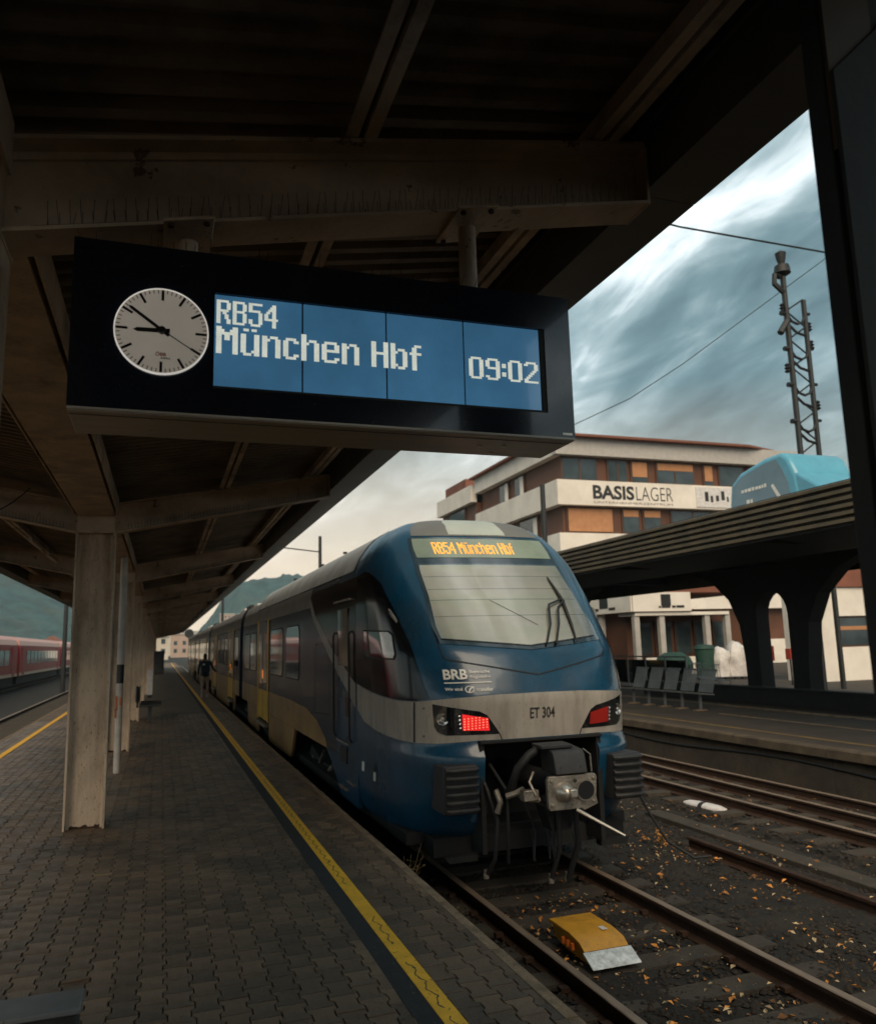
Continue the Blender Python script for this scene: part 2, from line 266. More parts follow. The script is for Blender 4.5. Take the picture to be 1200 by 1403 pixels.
# ------------------------------------------------------------------ builders
ORG = {}
def thing(name, label, cat, loc=(0, 0, 0), group=None, kind=None):
    o = bpy.data.objects.new(name, None); COL.objects.link(o); o.location = loc; o.empty_display_size = 0.1
    if label: o['label'] = label
    if cat: o['category'] = cat
    if group: o['group'] = group
    if kind: o['kind'] = kind
    ORG[o.name] = Vector(loc)
    return o
def tag(o, label=None, cat=None, group=None, kind=None):
    for a, b in (('label', label), ('category', cat), ('group', group), ('kind', kind)):
        if b: o[a] = b
    return o
def link_mesh(name, me, parent, org):
    o = bpy.data.objects.new(name, me); COL.objects.link(o)
    if parent is not None: o.parent = parent
    else: o.location = org
    ORG[o.name] = org
    return o
class MB:
    def __init__(s): s.v = []; s.f = []; s.mi = []
    def add(s, vs, fs, mi=0):
        b = len(s.v); s.v += [tuple(p) for p in vs]; s.f += [tuple(b + i for i in q) for q in fs]; s.mi += [mi] * len(fs); return s
    def box(s, x0, x1, y0, y1, z0, z1, mi=0):
        return s.add([(x0, y0, z0), (x1, y0, z0), (x1, y1, z0), (x0, y1, z0), (x0, y0, z1), (x1, y0, z1), (x1, y1, z1), (x0, y1, z1)],
                     [(0, 3, 2, 1), (4, 5, 6, 7), (0, 1, 5, 4), (1, 2, 6, 5), (2, 3, 7, 6), (3, 0, 4, 7)], mi)
    def prism(s, poly, ax, a, b, mi=0):
        n = len(poly); put = {'x': lambda p, c: (c, p[0], p[1]), 'y': lambda p, c: (p[0], c, p[1]), 'z': lambda p, c: (p[0], p[1], c)}[ax]
        area = sum(poly[i][0] * poly[(i + 1) % n][1] - poly[(i + 1) % n][0] * poly[i][1] for i in range(n))
        if (area < 0) != (ax == 'y'): poly = poly[::-1]
        vs = [put(p, a) for p in poly] + [put(p, b) for p in poly]
        fs = [tuple(range(n - 1, -1, -1)), tuple(range(n, 2 * n))] + [(i, (i + 1) % n, n + (i + 1) % n, n + i) for i in range(n)]
        if b < a: fs = [q[::-1] for q in fs]
        return s.add(vs, fs, mi)
    def tube(s, pts, r, n=8, caps=True, mi=0):
        pts = [Vector(p) for p in pts]; rs = r if isinstance(r, (list, tuple)) else [r] * len(pts); vs = []; up = None
        for i, p in enumerate(pts):
            t = (pts[min(i + 1, len(pts) - 1)] - pts[max(i - 1, 0)]).normalized()
            if up is None: up = Vector((0, 0, 1)) if abs(t.z) < .9 else Vector((1, 0, 0))
            a = t.cross(up).normalized(); up = a.cross(t).normalized()
            vs += [p + (a * math.cos(q) + up * math.sin(q)) * rs[i] for q in [2 * math.pi * j / n for j in range(n)]]
        fs = [(i * n + j, i * n + (j + 1) % n, (i + 1) * n + (j + 1) % n, (i + 1) * n + j) for i in range(len(pts) - 1) for j in range(n)]
        if caps: fs += [tuple(range(n - 1, -1, -1)), tuple(range((len(pts) - 1) * n, len(pts) * n))]
        return s.add(vs, fs, mi)
    def lathe(s, prof, origin, axis, n=24, mi=0):
        ax = Vector(axis).normalized(); u = ax.orthogonal().normalized(); w = ax.cross(u); o = Vector(origin); vs = []
        for r, h in prof: vs += [o + ax * h + (u * math.cos(q) + w * math.sin(q)) * r for q in [2 * math.pi * j / n for j in range(n)]]
        fs = [(i * n + j, i * n + (j + 1) % n, (i + 1) * n + (j + 1) % n, (i + 1) * n + j) for i in range(len(prof) - 1) for j in range(n)]
        if prof[0][0] > 1e-6: fs.append(tuple(range(n - 1, -1, -1)))
        if prof[-1][0] > 1e-6: fs.append(tuple(range((len(prof) - 1) * n, len(prof) * n)))
        return s.add(vs, fs, mi)
    def mesh(s, name, mats, org=Vector((0, 0, 0)), smooth=True, angle=35):
        me = bpy.data.meshes.new(name)
        me.from_pydata([(a - org.x, b - org.y, c - org.z) for a, b, c in s.v], [], s.f)
        for m in (mats if isinstance(mats, (list, tuple)) else [mats]): me.materials.append(M[m])
        if any(s.mi): me.polygons.foreach_set('material_index', s.mi)
        if smooth:
            me.polygons.foreach_set('use_smooth', [True] * len(me.polygons)); me.set_sharp_from_angle(angle=R(angle))
        me.update(); return me
    def build(s, name, mats, parent=None, smooth=True, bevel=0.0, seg=2, angle=35, at=None):
        org = ORG[parent.name] if parent is not None else Vector(at or (0, 0, 0))
        o = link_mesh(name, s.mesh(name, mats, org, smooth, angle), parent, org)
        if bevel:
            b = o.modifiers.new('bevel', 'BEVEL'); b.width = bevel; b.segments = seg; b.limit_method = 'ANGLE'; b.angle_limit = R(40)
        return o
def box(name, m, parent, x0, x1, y0, y1, z0, z1, bevel=0.0, **k):
    return MB().box(x0, x1, y0, y1, z0, z1).build(name, m, parent, bevel=bevel, **k)
def copy_obj(o, parent, loc=None):
    c = o.copy(); COL.objects.link(c); c.parent = parent
    if loc is not None: c.location = loc
    ORG[c.name] = ORG[o.name]
    return c
def text2d(s, size, off=0.0, align='LEFT'):
    cu = bpy.data.curves.new('txt', 'FONT'); cu.body = s; cu.size = size; cu.offset = off; cu.align_x = align; cu.resolution_u = 4
    o = bpy.data.objects.new('txt', cu); COL.objects.link(o)
    dg = bpy.context.evaluated_depsgraph_get(); me = bpy.data.meshes.new_from_object(o.evaluated_get(dg))
    vs = [(v.co.x, v.co.y) for v in me.vertices]; fs = [tuple(p.vertices) for p in me.polygons]
    bpy.data.objects.remove(o); bpy.data.curves.remove(cu); bpy.data.meshes.remove(me)
    return vs, fs
def fit(vs, x0, x1, y0, y1):
    a = min(p[0] for p in vs); b = max(p[0] for p in vs); c = min(p[1] for p in vs); d = max(p[1] for p in vs)
    return [(x0 + (p[0] - a) / (b - a) * (x1 - x0), y0 + (p[1] - c) / (d - c) * (y1 - y0)) for p in vs]

FONT = {  # dot-matrix letters, 10 rows
 'R': ['######.','##...##','##...##','##...##','######.','##.##..','##..##.','##..##.','##...##','##...##'],
 'B': ['######.','##...##','##...##','##...##','######.','##...##','##...##','##...##','##...##','######.'],
 '5': ['#######','##.....','##.....','######.','.....##','.....##','.....##','##...##','##...##','.#####.'],
 '4': ['....##.','...###.','..####.','.##.##.','##..##.','##..##.','#######','....##.','....##.','....##.'],
 'M': ['##....##','###..###','########','##.##.##','##.##.##','##....##','##....##','##....##','##....##','##....##'],
 'ü': ['.##.##.','.......','##...##','##...##','##...##','##...##','##...##','##...##','##..###','.###.##'],
 'n': ['.......','.......','##.###.','###..##','##...##','##...##','##...##','##...##','##...##','##...##'],
 'c': ['......','......','.####.','##..##','##....','##....','##....','##....','##..##','.####.'],
 'h': ['##.....','##.....','##.###.','###..##','##...##','##...##','##...##','##...##','##...##','##...##'],
 'e': ['.......','.......','.#####.','##...##','##...##','#######','##.....','##.....','##...##','.#####.'],
 'H': ['##...##','##...##','##...##','##...##','#######','##...##','##...##','##...##','##...##','##...##'],
 'b': ['##.....','##.....','##.###.','###..##','##...##','##...##','##...##','##...##','###..##','##.###.'],
 'f': ['..###','.##..','.##..','#####','.##..','.##..','.##..','.##..','.##..','.##..'],
 '0': ['.#####.','##...##','##...##','##...##','##...##','##...##','##...##','##...##','##...##','.#####.'],
 '9': ['.#####.','##...##','##...##','##...##','.######','.....##','.....##','.....##','##...##','.#####.'],
 '2': ['.#####.','##...##','.....##','.....##','....##.','...##..','..##...','.##....','##.....','#######'],
 ':': ['..','..','##','##','..','..','##','##','..','..'], ' ': ['...'] * 10}
def dots(s):
    out = []; x = 0
    for ch in s:
        g = FONT[ch]
        for r, row in enumerate(g):
            for c, q in enumerate(row):
                if q == '#': out.append((x + c, 9 - r))
        x += len(g[0]) + 1
    return out, x - 1

# ------------------------------------------------------------------ ground, platform
Z_RAIL = -0.56; Z_SOIL = -0.78
def ground():
    # fine soil near the tracks inside one sheet that runs to the horizon
    xs = [-4000, -1200, -300, -80, -30] + list(np.arange(-16, 2.0, 1.5)) + list(np.arange(2.2, 11.01, 0.10)) + [14, 30, 80, 300, 1200, 4000]
    ys = [-400, -60, -12, -2] + list(np.arange(1, 18.01, 0.10)) + list(np.arange(20, 60, 3)) + [70, 100, 160, 300, 700, 1600, 4000, 7000]
    v = []
    for y in ys:
        for x in xs:
            z = Z_SOIL
            if 2.2 < x < 11 and 1 < y < 20: z += 0.045 * noise.noise(Vector((x * 1.3, y * 1.3, 0))) + 0.022 * noise.noise(Vector((x * 6, y * 6, 3))) + (0.03 if 5.2 < x < 7.6 else .055 if (2.3 < x < 5.3 or 7.8 < x < 10.4) else 0)
            v.append((x, y, z))
    n = len(xs)
    f = [(j * n + i, j * n + i + 1, (j + 1) * n + i + 1, (j + 1) * n + i) for j in range(len(ys) - 1) for i in range(n - 1)]
    mb = MB(); mb.add(v, f); o = mb.build('ground', 'soil'); tag(o, 'dark soil and ballast bed under the railway tracks', None, kind='structure')
ground()

PX0, PX1 = -3.40, 2.07
plat = thing('platform', 'brick paved island platform with yellow safety lines', None, (0, 0, 0), kind='structure')
box('platform_base', 'joint', plat, PX0 + .09, PX1 - .075, -22, 26, -0.9, -0.010)
box('platform_base', 'far_paving', plat, PX0 + .09, PX1 - .075, 26, 135, -0.9, -0.002)
y = -22.0; cop = None
while y < 60:
    if cop is None:
        mb = MB(); mb.prism([(0, -0.14), (.078, -0.14), (.085, -0.015), (.07, 0.002), (0, 0.002)], 'y', 0, 0.985); cop_me = mb.mesh('coping_stone', 'coping')
        cop = True
    for sx, px in ((1, PX1 - .073), (-1, PX0 + .088)):
        o = bpy.data.objects.new('coping_stone', cop_me); COL.objects.link(o); o.parent = plat; o.location = (px, y, random.uniform(-.004, .004)); o.scale = (sx, 1, 1); o.rotation_euler.z = random.uniform(-.003, .003)
        ORG[o.name] = Vector()
    y += 1.0
box('platform_wall', 'concrete', plat, PX1 - .07, PX1 - .03, -22, 135, -0.95, -0.145)
box('platform_wall', 'concrete', plat, PX0 + .03, PX0 + .07, -22, 135, -0.95, -0.145)
box('edge_strip', 'coping', plat, PX1 - .074, PX1, 60, 135, -0.14, 0.001)
# painted lines
box('warning_strip', 'asphalt', plat, 1.285, 1.405, -22, 135, -0.009, 0.001)
box('yellow_line', 'yellow_line', plat, 1.408, 1.518, -22, 135, -0.009, 0.003)
box('yellow_line', 'yellow_line', plat, -2.90, -2.78, -22, 135, -0.009, 0.003)
# bone shaped pavers
A, Bw, gp = 0.0825, 0.0600, 0.0034
half = [(A, -.1), (A, -.0635), (Bw, -.0365), (Bw, .0365), (A, .0635), (A, .1)]
outl = [(x - gp, y * (1 - gp / .1)) for x, y in half] + [(-x + gp, y * (1 - gp / .1)) for x, y in half[::-1]]
n = len(outl)
pv = [(x * .955, y * .965, 0) for x, y in outl] + [(x, y, -.005) for x, y in outl] + [(x, y, -.012) for x, y in outl]
pf = [tuple(range(n))] + [(n + i, n + (i + 1) % n, (i + 1) % n, i) for i in range(n)] + [(2 * n + i, 2 * n + (i + 1) % n, n + (i + 1) % n, n + i) for i in range(n)]
pm = MB(); pm.add(pv, pf); pav_me = pm.mesh('paver', 'paver', smooth=False)
spots = []
for x0, x1 in ((-2.765, 1.283), (1.520, 1.995), (-3.31, -2.905)):
    i = 0; x = x0 + Bw
    while x - Bw < x1 - .02:
        yy = 2.6 + (0.1 if i % 2 else 0)
        while yy < 25.9:
            spots.append((x, yy, x0, x1)); yy += 0.2
        x += A + Bw; i += 1
def seen(p):
    c = RM.transposed() @ (Vector(p) - Vector((0, 0, CH)))
    if c.z < .2: return 9e9
    u, v = 600 + 1095 * c.x / c.z, 701.5 + 1095 * c.y / c.z
    return c.z if (-10 < u < 1210 and -10 < v < 1410) else 9e9
spots = [s for s in spots if s[1] > 4.6 or seen((s[0], s[1], 0)) < 99 or random.random() < .9]
spots.sort(key=lambda s: (seen((s[0], s[1], 0)), s[1]))
rest = MB()
for k, (x, yy, x0, x1) in enumerate(spots):
    dz = random.gauss(0, .0016); rx, ry, rz = random.gauss(0, .010), random.gauss(0, .010), random.gauss(0, .008)
    inside = x - A > x0 and x + A < x1
    if k < 300 and inside:
        o = bpy.data.objects.new('paver', pav_me); COL.objects.link(o); o.parent = plat; o.location = (x, yy, dz); o.rotation_euler = (rx, ry, rz)
    else:
        rest.add([(min(max(x + a - rz * b, x0), x1), yy + b + rz * a, dz + c + rx * b - ry * a) for a, b, c in pv], pf)
tag(rest.build('paver_field', 'paver', plat, smooth=False), kind='stuff')

# ------------------------------------------------------------------ tracks
RAILP = [(-.075, -.16), (.075, -.16), (.075, -.148), (.012, -.125), (.010, -.045), (.036, -.034), (.036, -.006), (.030, 0), (-.030, 0), (-.036, -.006), (-.036, -.034), (-.010, -.045), (-.012, -.125), (-.075, -.148)]
def rail(parent, x, y0, y1, z=Z_RAIL, pts=None, top='rail_top'):
    mb = MB()
    pts = pts or [(x, y0), (x, y1)]
    n = len(RAILP); vs = []
    for px, py in pts: vs += [(px + a, py, z + b) for a, b in RAILP]
    for i in range(len(pts) - 1):
        mb.add(vs[i * n:(i + 2) * n], [(j, (j + 1) % n, n + (j + 1) % n, n + j)[::-1] for j in range(n)])
    mb.add(vs[:n], [tuple(range(n))]); mb.add(vs[-n:], [tuple(range(n))[::-1]])
    mb.mi = [1 if (len(q) == 4 and all(mb.v[k][2] > z - .007 for k in q)) else 0 for q in mb.f]
    return mb.build('rail', ['rail_rust', top], parent, smooth=False)
sm = MB().box(-1.27, 1.27, -.125, .125, -.14, 0); sl_me = sm.mesh('sleeper', 'sleeper')
def track(xc, y0, y1, sy0, sy1, label, zs=-0.70):
    t = thing('railway_track', label, None, (0, 0, 0), kind='structure')
    rail(t, xc - .7525, y0, y1); rail(t, xc + .7525, y0, y1)
    yy = sy0
    while yy < sy1:
        o = bpy.data.objects.new('sleeper', sl_me); COL.objects.link(o); o.parent = t; o.location = (xc + random.uniform(-.02, .02), yy, zs + random.uniform(-.012, .008)); o.rotation_euler.z = random.uniform(-.015, .015)
        for s in (-1, 1):
            pass
        yy += 0.62
    return t
t1 = track(3.76, -6, 140, 2.4, 24, 'railway track under the blue train')
t2 = track(9.08, -6, 140, 3.0, 30, 'railway track beside the far platform wall')
rail(t2, 0, 0, 0, pts=[(9.10, 3), (9.10, 8), (9.14, 12), (9.3, 16), (9.6, 22), (9.8, 26)])
track(-5.05, 5, 140, 26, 60, 'railway track left of the island platform')
track(-11.4, 20, 160, 200, 201, 'railway track under the red train')
clip = MB()
for yy in np.arange(4.0, 9.5, 0.62):
    for xr in (3.0075, 4.5125):
        for s in (-1, 1): clip.box(xr + s * .05, xr + s * .12, yy - .03, yy + .03, -.70, -.665)
clip.build('rail_clips', 'rail_rust', t1).__setitem__('kind', 'stuff')
old = rail(None, 0, 0, 0, z=-.60, pts=[(6.45, 2.5), (6.42, 6), (6.40, 9.1)], top='rail_rust'); old.name = 'old_rail'
tag(old, 'rusty spare rail lying loose on the ground, cut off bluntly', 'rail')
tr = MB(); tr.box(6.98, 7.26, 2.4, 11.0, -.80, -.69); o = tr.build('cable_trough', 'sleeper', None, bevel=.012); tag(o, 'low concrete cable trough between the two tracks', 'trough')

# ballast stones
def stones(n, region, smin, smax, name, m, label):
    ico = [(0, 0, 1), (.9, 0, .1), (.28, .85, .1), (-.72, .53, .1), (-.72, -.53, .1), (.28, -.85, .1)]
    fi = [(0, 1, 2), (0, 2, 3), (0, 3, 4), (0, 4, 5), (0, 5, 1)]
    V = np.array(ico); vs = []; fs = []
    P = np.array([region() for _ in range(n)])
    S = np.random.uniform(smin, smax, (n, 1, 1)) * np.random.uniform(.6, 1.25, (n, 6, 3)) * np.array([1, 1, .75])
    ang = np.random.uniform(0, 6.28, n); c, s = np.cos(ang), np.sin(ang)
    T = V[None] * S
    X = T[..., 0] * c[:, None] - T[..., 1] * s[:, None]; Y = T[..., 0] * s[:, None] + T[..., 1] * c[:, None]
    A3 = np.stack([X + P[:, None, 0], Y + P[:, None, 1], T[..., 2] + P[:, None, 2]], -1).reshape(-1, 3)
    F = (np.array(fi)[None] + 6 * np.arange(n)[:, None, None]).reshape(-1, 3)
    mb = MB(); mb.v = [tuple(r) for r in A3.tolist()]; mb.f = [tuple(r) for r in F.tolist()]; mb.mi = [0] * len(mb.f)
    o = mb.build(name, m, None, smooth=False); tag(o, label, None, kind='stuff'); return o
def reg_a():
    y = 3.2 + 20 * random.random() ** 1.8; x = random.uniform(2.12, 10.55)
    z = Z_SOIL + .03 + (.0 if 5.2 < x < 7.6 else .03) + .03 * noise.noise(Vector((x * 1.3, y * 1.3, 0)))
    return (x, y, z)
stones(30000, reg_a, .014, .042, 'ballast', 'stone', 'loose dark ballast stones between the rails')
def leaves():
    for nm, m, n, lab in (('fallen_leaves', 'leaf_orange', 1500, 'orange fallen leaves scattered over the track bed'), ('dry_litter', 'leaf_pale', 1300, 'pale dry leaf litter scattered on the ballast')):
        mb = MB()
        for i in range(n):
            q = random.random()
            if q < .62:
                x = random.gauss(5.9, .75); y = 4.2 + 9 * random.random() ** 1.3
                if noise.noise(Vector((x * 1.1, y * 1.1, 9))) < .04 and random.random() < .88: continue
            elif q < .8: x = random.uniform(3.1, 4.4); y = random.uniform(4.5, 8)
            else: x = random.uniform(6.5, 10.3); y = random.uniform(5.5, 16)
            if x < 4.65 and x > 4.38: continue
            z = Z_SOIL + .06 + random.uniform(-.01, .05); s = (.011 + .034 * random.random() ** 2) * (1 if m == 'leaf_orange' else .8); a = random.uniform(0, 6.28)
            tl = Vector((random.gauss(0, .3), random.gauss(0, .3), 1)).normalized(); u = tl.orthogonal().normalized(); u = Matrix.Rotation(a, 3, tl) @ u; w = tl.cross(u)
            c = Vector((x, y, z)); up = tl * s * .35
            mb.add([c - u * s, c - w * s * .55 + up, c + u * s * 1.1, c + w * s * .6 + up, c + tl * 0], [(0, 1, 4), (1, 2, 4), (2, 3, 4), (3, 0, 4)])
        o = mb.build(nm, m, None, smooth=False); tag(o, lab, None, kind='stuff')
leaves()

# ------------------------------------------------------------------ canopy over the platform
CYS = [2.85 + 7.15 * i for i in range(-3, 14)]  # unseen bays behind the camera, added to block light from that side
can = thing('platform_canopy', 'butterfly platform canopy of steel beams and corrugated sheets on a row of columns', 'canopy', (-.75, 2.85, 0))
OC = ORG[can.name]
XM = -.75
def zb(dx): return 3.27 + .205 * max(0, dx - .2)          # underside and top of a beam, by distance from the column line
def zt(dx): return 3.62 + .182 * max(0, dx - .2)
def column_mesh():
    mb = MB()
    for s in (-1, 1): mb.box(XM + s * .2 - .011, XM + s * .2 + .011, 2.85 - .11, 2.85 + .11, 0, 3.27)
    mb.prism([(XM - .189, 2.842), (XM + .189, 2.842), (XM + .189, 2.858), (XM - .189, 2.858)], 'z', 0.0, 3.27)
    for s in (-1, 1):           # fillets
        for t in (-1, 1): mb.prism([(XM + s * .189, 2.85 + t * .008), (XM + s * .155, 2.85 + t * .008), (XM + s * .189, 2.85 + t * .04)], 'z', 0, 3.26)
    mb.box(XM - .215, XM + .215, 2.72, 2.98, 3.262, 3.285)
    return mb
def foot_mesh():
    mb = MB(); vs = []
    for sx in (-1, 1):
        x0 = XM + sx * .2; k = 12; pr = [(2.85 - .1125 + .225 * i / k, .03 + .10 * random.random() ** 2) for i in range(k + 1)]
        for sd in (-.0125, .0125):
            mb.add([(x0 + sd, a, .0) for a, b in pr] + [(x0 + sd, a, b) for a, b in pr], [(i, i + 1, k + 2 + i, k + 1 + i) for i in range(k)])
    pr = [(XM - .187 + .374 * i / 20, .012 + .03 * random.random()) for i in range(21)]
    mb.add([(a, 2.8405, 0) for a, b in pr] + [(a, 2.8405, b) for a, b in pr], [(i, i + 1, 22 + i, 21 + i) for i in range(20)])
    return mb
def beam_mesh(s):
    mb = MB(); E = 2.72
    ds = [.19, .2, E]
    def at(dx): return XM + s * dx
    yc = 2.85
    bot = [(at(.205), zb(.2)), (at(E), zb(E)), (at(E), zb(E) + .014), (at(.205), zb(.2) + .014)]
    top = [(at(.0 if s > 0 else .002), zt(.2) - .016), (at(.205), zt(.2) - .016), (at(E), zt(E) - .016), (at(E), zt(E)), (at(.205), zt(.2)), (at(.0 if s > 0 else .002), zt(.2))]
    web = [(at(.205), zb(.2) + .014), (at(E - .003), zb(E) + .014), (at(E - .003), zt(E) - .016), (at(.205), zt(.2) - .016)]
    mb.prism(bot, 'y', yc - .095, yc + .095); mb.prism(top, 'y', yc - .10, yc + .10); mb.prism(web, 'y', yc - .006, yc + .006)
    for sd in (-1, 1):          # fillet under the top flange and end plate
        mb.prism([(at(.205), zt(.2) - .017), (at(E - .02), zt(E) - .017), (at(E - .02), zt(E) - .045), (at(.205), zt(.2) - .045)], 'y', yc + sd * .007, yc + sd * .022)
    mb.box(min(at(E - .002), at(E + .012)), max(at(E - .002), at(E + .012)), yc - .094, yc + .094, zb(E) - .002, zt(E) - .02)
    return mb
def spike_mesh(s):
    mb = MB(); dx = .35
    while dx < 2.65:
        for yo, ln, lean in ((-.085, .085, -.018), (.085, .085, .015), (-.05, .075, .01)):
            j = random.uniform(-.012, .012); x = XM + s * dx; z = zb(dx) + .012
            mb.tube([(x, 2.85 + yo, z), (x + j, 2.85 + yo + lean, z + ln)], .0013, 3, False)
        dx += .035
    for yo in (-.085, .085): mb.tube([(XM + s * .3, 2.85 + yo, zb(.3) + .018), (XM + s * 2.66, 2.85 + yo, zb(2.66) + .018)], .0022, 4)
    return mb
def head_mesh():
    mb = MB(); mb.box(XM - .2, XM + .2, 2.85 - .10, 2.85 + .10, 3.286, 3.600)
    return mb
ft = foot_mesh().mesh('rusted_foot', 'rail_rust', OC, smooth=False)
cm = column_mesh().mesh('column', 'steel_paint', OC); hm = head_mesh().mesh('column_head', 'beam_paint', OC)
bmr = beam_mesh(1).mesh('beam', 'beam_paint', OC, smooth=False); bml = beam_mesh(-1).mesh('beam', 'beam_paint', OC, smooth=False)
smr = spike_mesh(1).mesh('bird_spikes', 'spike', OC, smooth=False); sml = spike_mesh(-1).mesh('bird_spikes', 'spike', OC, smooth=False)
def put(name, me, yo, kind=None):
    o = bpy.data.objects.new(name, me); COL.objects.link(o); o.parent = can; o.location = (0, yo, 0); ORG[o.name] = OC
    if kind: o['kind'] = kind
    return o
# longitudinal members, one length per bay
def bay_len(): return 7.15
rb = MB()
rb.box(XM - .2, XM + .2, 2.952, 9.898, 3.46, 3.60); rb_me = rb.mesh('ridge_girder', 'steel_paint', OC)
rw = MB()
for s in (-1, 1): rw.box(XM + s * .23 - .006, XM + s * .23 + .006, 2.952, 9.898, 3.47, 3.66)
rw_me = rw.mesh('girder_flange', 'purlin_paint', OC)
def purlin(dx, s, w=.12):
    mb = MB(); x = XM + s * dx; z = zt(dx) + .004
    mb.box(x - w / 2, x - .012, 2.85, 10.0 - .004, z, z + .012); mb.box(x + .012, x + w / 2, 2.85, 10.0 - .004, z, z + .012)
    mb.box(x - .022, x - .012, 2.85, 10.0 - .004, z + .012, z + .13); mb.box(x + .012, x + .022, 2.85, 10.0 - .004, z + .012, z + .13)
    return mb.mesh('purlin', 'purlin_paint', OC, smooth=False)
pms = [purlin(1.43, 1), purlin(2.52, 1), purlin(1.43, -1), purlin(2.52, -1)]
def sheet(s):
    mb = MB(); p = .143; k = int(7.15 / p); prof = []
    for i in range(k):
        y0 = 2.85 + i * p; prof += [(y0, 0), (y0 + .055, 0), (y0 + .075, .038), (y0 + .123, .038)]
    prof.append((10.0, 0))
    vs = []
    for yy, dz in prof:
        for dx in (.0, 2.95): vs.append((XM + s * dx, yy, zt(dx) + .14 + dz))
    fs = [(2 * i, 2 * i + 1, 2 * i + 3, 2 * i + 2) for i in range(len(prof) - 1)]
    if s < 0: fs = [q[::-1] for q in fs]
    mb.add(vs, fs); return mb.mesh('roof_sheet', 'roof_sheet', OC, smooth=False)
shr, shl = sheet(1), sheet(-1)
def fascia(s):
    mb = MB()
    x0 = XM + s * 2.745
    def bx(a, b, z0, z1): mb.box(min(XM + s * a, XM + s * b), max(XM + s * a, XM + s * b), 2.85, 10.0 - .006, z0, z1)
    bx(2.75, 2.765, 3.88, 4.42); bx(2.765, 3.02, 3.88, 3.895); bx(3.02, 3.035, 3.88, 4.05); bx(2.72, 2.745, 4.16, 4.2)
    return mb.mesh('fascia', 'fascia', OC, smooth=False)
fam = [fascia(1), fascia(-1)]
for i, cy in enumerate(CYS):
    yo = cy - 2.85
    put('column', cm, yo); put('column_head', hm, yo)
    if 2 < i < 8: put('rusted_foot', ft, yo)
    put('beam', bmr, yo); put('beam', bml, yo)
    if 1 < i < 7: put('bird_spikes', smr, yo, 'stuff')
    if 3 < i < 7: put('bird_spikes', sml, yo, 'stuff')
    if i < len(CYS) - 1:
        put('ridge_girder', rb_me, yo); put('girder_flange', rw_me, yo)
        for q in pms: put('purlin', q, yo)
        put('roof_sheet', shr, yo); put('roof_sheet', shl, yo); put('fascia', fam[0], yo); put('fascia', fam[1], yo)
# strip lights (unlit) and a loose cable under the left wing
cb = MB(); cb.tube([(-1.55 + .25 * t, 4.4 + 4.4 * t, 3.5 - .55 * math.sin(math.pi * t) + .05 * t) for t in np.linspace(0, 1, 14)], .006, 6); cb.build('loose_cable', 'rubber', can)
for yy in (8.6, 13.5, 15.6):
    lt = MB(); lt.box(-1.98, -1.92, yy, yy + 1.2, 3.62, 3.68); lt.build('strip_light', 'white_plastic', can, bevel=.01)

# ------------------------------------------------------------------ departure display
sg = thing('departure_display', 'black hanging platform display with clock showing a blue train destination board', 'display', (.59, 2.79, 2.65))
SX0, SX1, SZ0, SZ1, SY = -.302, 1.478, 2.651, 3.230, 2.64
hs = MB(); hs.box(SX0, SX1, SY + .012, SY + .30, SZ0 + .016, SZ1); hs.build('housing', 'sign_black', sg, bevel=.004)
# front frame around the screen opening
SCX0, SCX1, SCZ0, SCZ1 = .139, 1.348, 2.765, 3.087
fr = MB(); y0, y1 = SY, SY + .012
cxk, czk, rk = -.027, 2.932, .147
fr.box(SX0, SCX0 - .004, y0, y1 - .001, SZ0 + .012, SZ1); fr.box(SCX1 + .020, SX1, y0, y1 - .001, SZ0 + .012, SZ1)
fr.box(SCX0 - .004, SCX1 + .020, y0, y1 - .001, SZ0 + .012, SCZ0 - .010); fr.box(SCX0 - .004, SCX1 + .020, y0, y1 - .001, SCZ1 + .003, SZ1)
fr.build('front_plate', 'sign_black', sg)
mb = MB(); mb.box(SCX1 + .001, SCX1 + .018, SY + .003, SY + .011, SCZ0 - .009, SCZ1); mb.box(SCX0, SCX1, SY + .003, SY + .011, SCZ0 - .009, SCZ0 - .001); mb.build('screen_bezel', 'dark_steel', sg)
bt = MB(); bt.box(SX0 + .002, SX1 - .002, SY + .004, SY + .296, SZ0, SZ0 + .015); bo = bt.build('bottom_panel', 'sign_alu', sg, bevel=.003)
gr = MB(); gr.box(SX0 + .004, SX1 - .004, SY + .045, SY + .049, SZ0 - .0015, SZ0 - .0002); gr.build('panel_groove', 'black', bo)
for x, yy in ((-.053, 2.714), (-.053, 2.855), (1.237, 2.774), (1.229, 2.886), (1.145, 2.795), (.52, 2.86)):
    s = MB(); s.lathe([(.0, -.004), (.009, -.004), (.012, 0)], (x, yy, SZ0), (0, 0, 1), 14); s.build('screw', 'screw', bo)
ed = MB(); ed.box(SX0 + .002, SX1 - .002, SY - .002, SY + .003, SZ0 + .004, SZ0 + .0115); ed.build('bottom_trim', 'sign_alu', sg)
xs = [SCX0, .435, .737, 1.035, SCX1]
for i in range(4):
    mb = MB(); mb.box(xs[i] + (.003 if i else 0), xs[i + 1] - .003, SY + .0075, SY + .0112, SCZ0, SCZ1); mb.build('screen_panel', 'screen', sg)
def lcd(s, x0, x1, z0, z1):
    _, w = dots(s); px, pz = (x1 - x0) / w, (z1 - z0) / 10; c0 = 0
    for word in s.split(' '):
        d, ww = dots(word); mb = MB()
        for a, b in d:
            xx, zz = x0 + (c0 + a) * px, z0 + b * pz
            mb.add([(xx, SY + .0068, zz), (xx + px * .99, SY + .0068, zz), (xx + px * .99, SY + .0068, zz + pz * .99), (xx, SY + .0068, zz + pz * .99)], [(0, 1, 2, 3)])
        mb.build('lettering', 'lcd_text', sg, smooth=False).__setitem__('kind', 'stuff')
        c0 += ww + 5
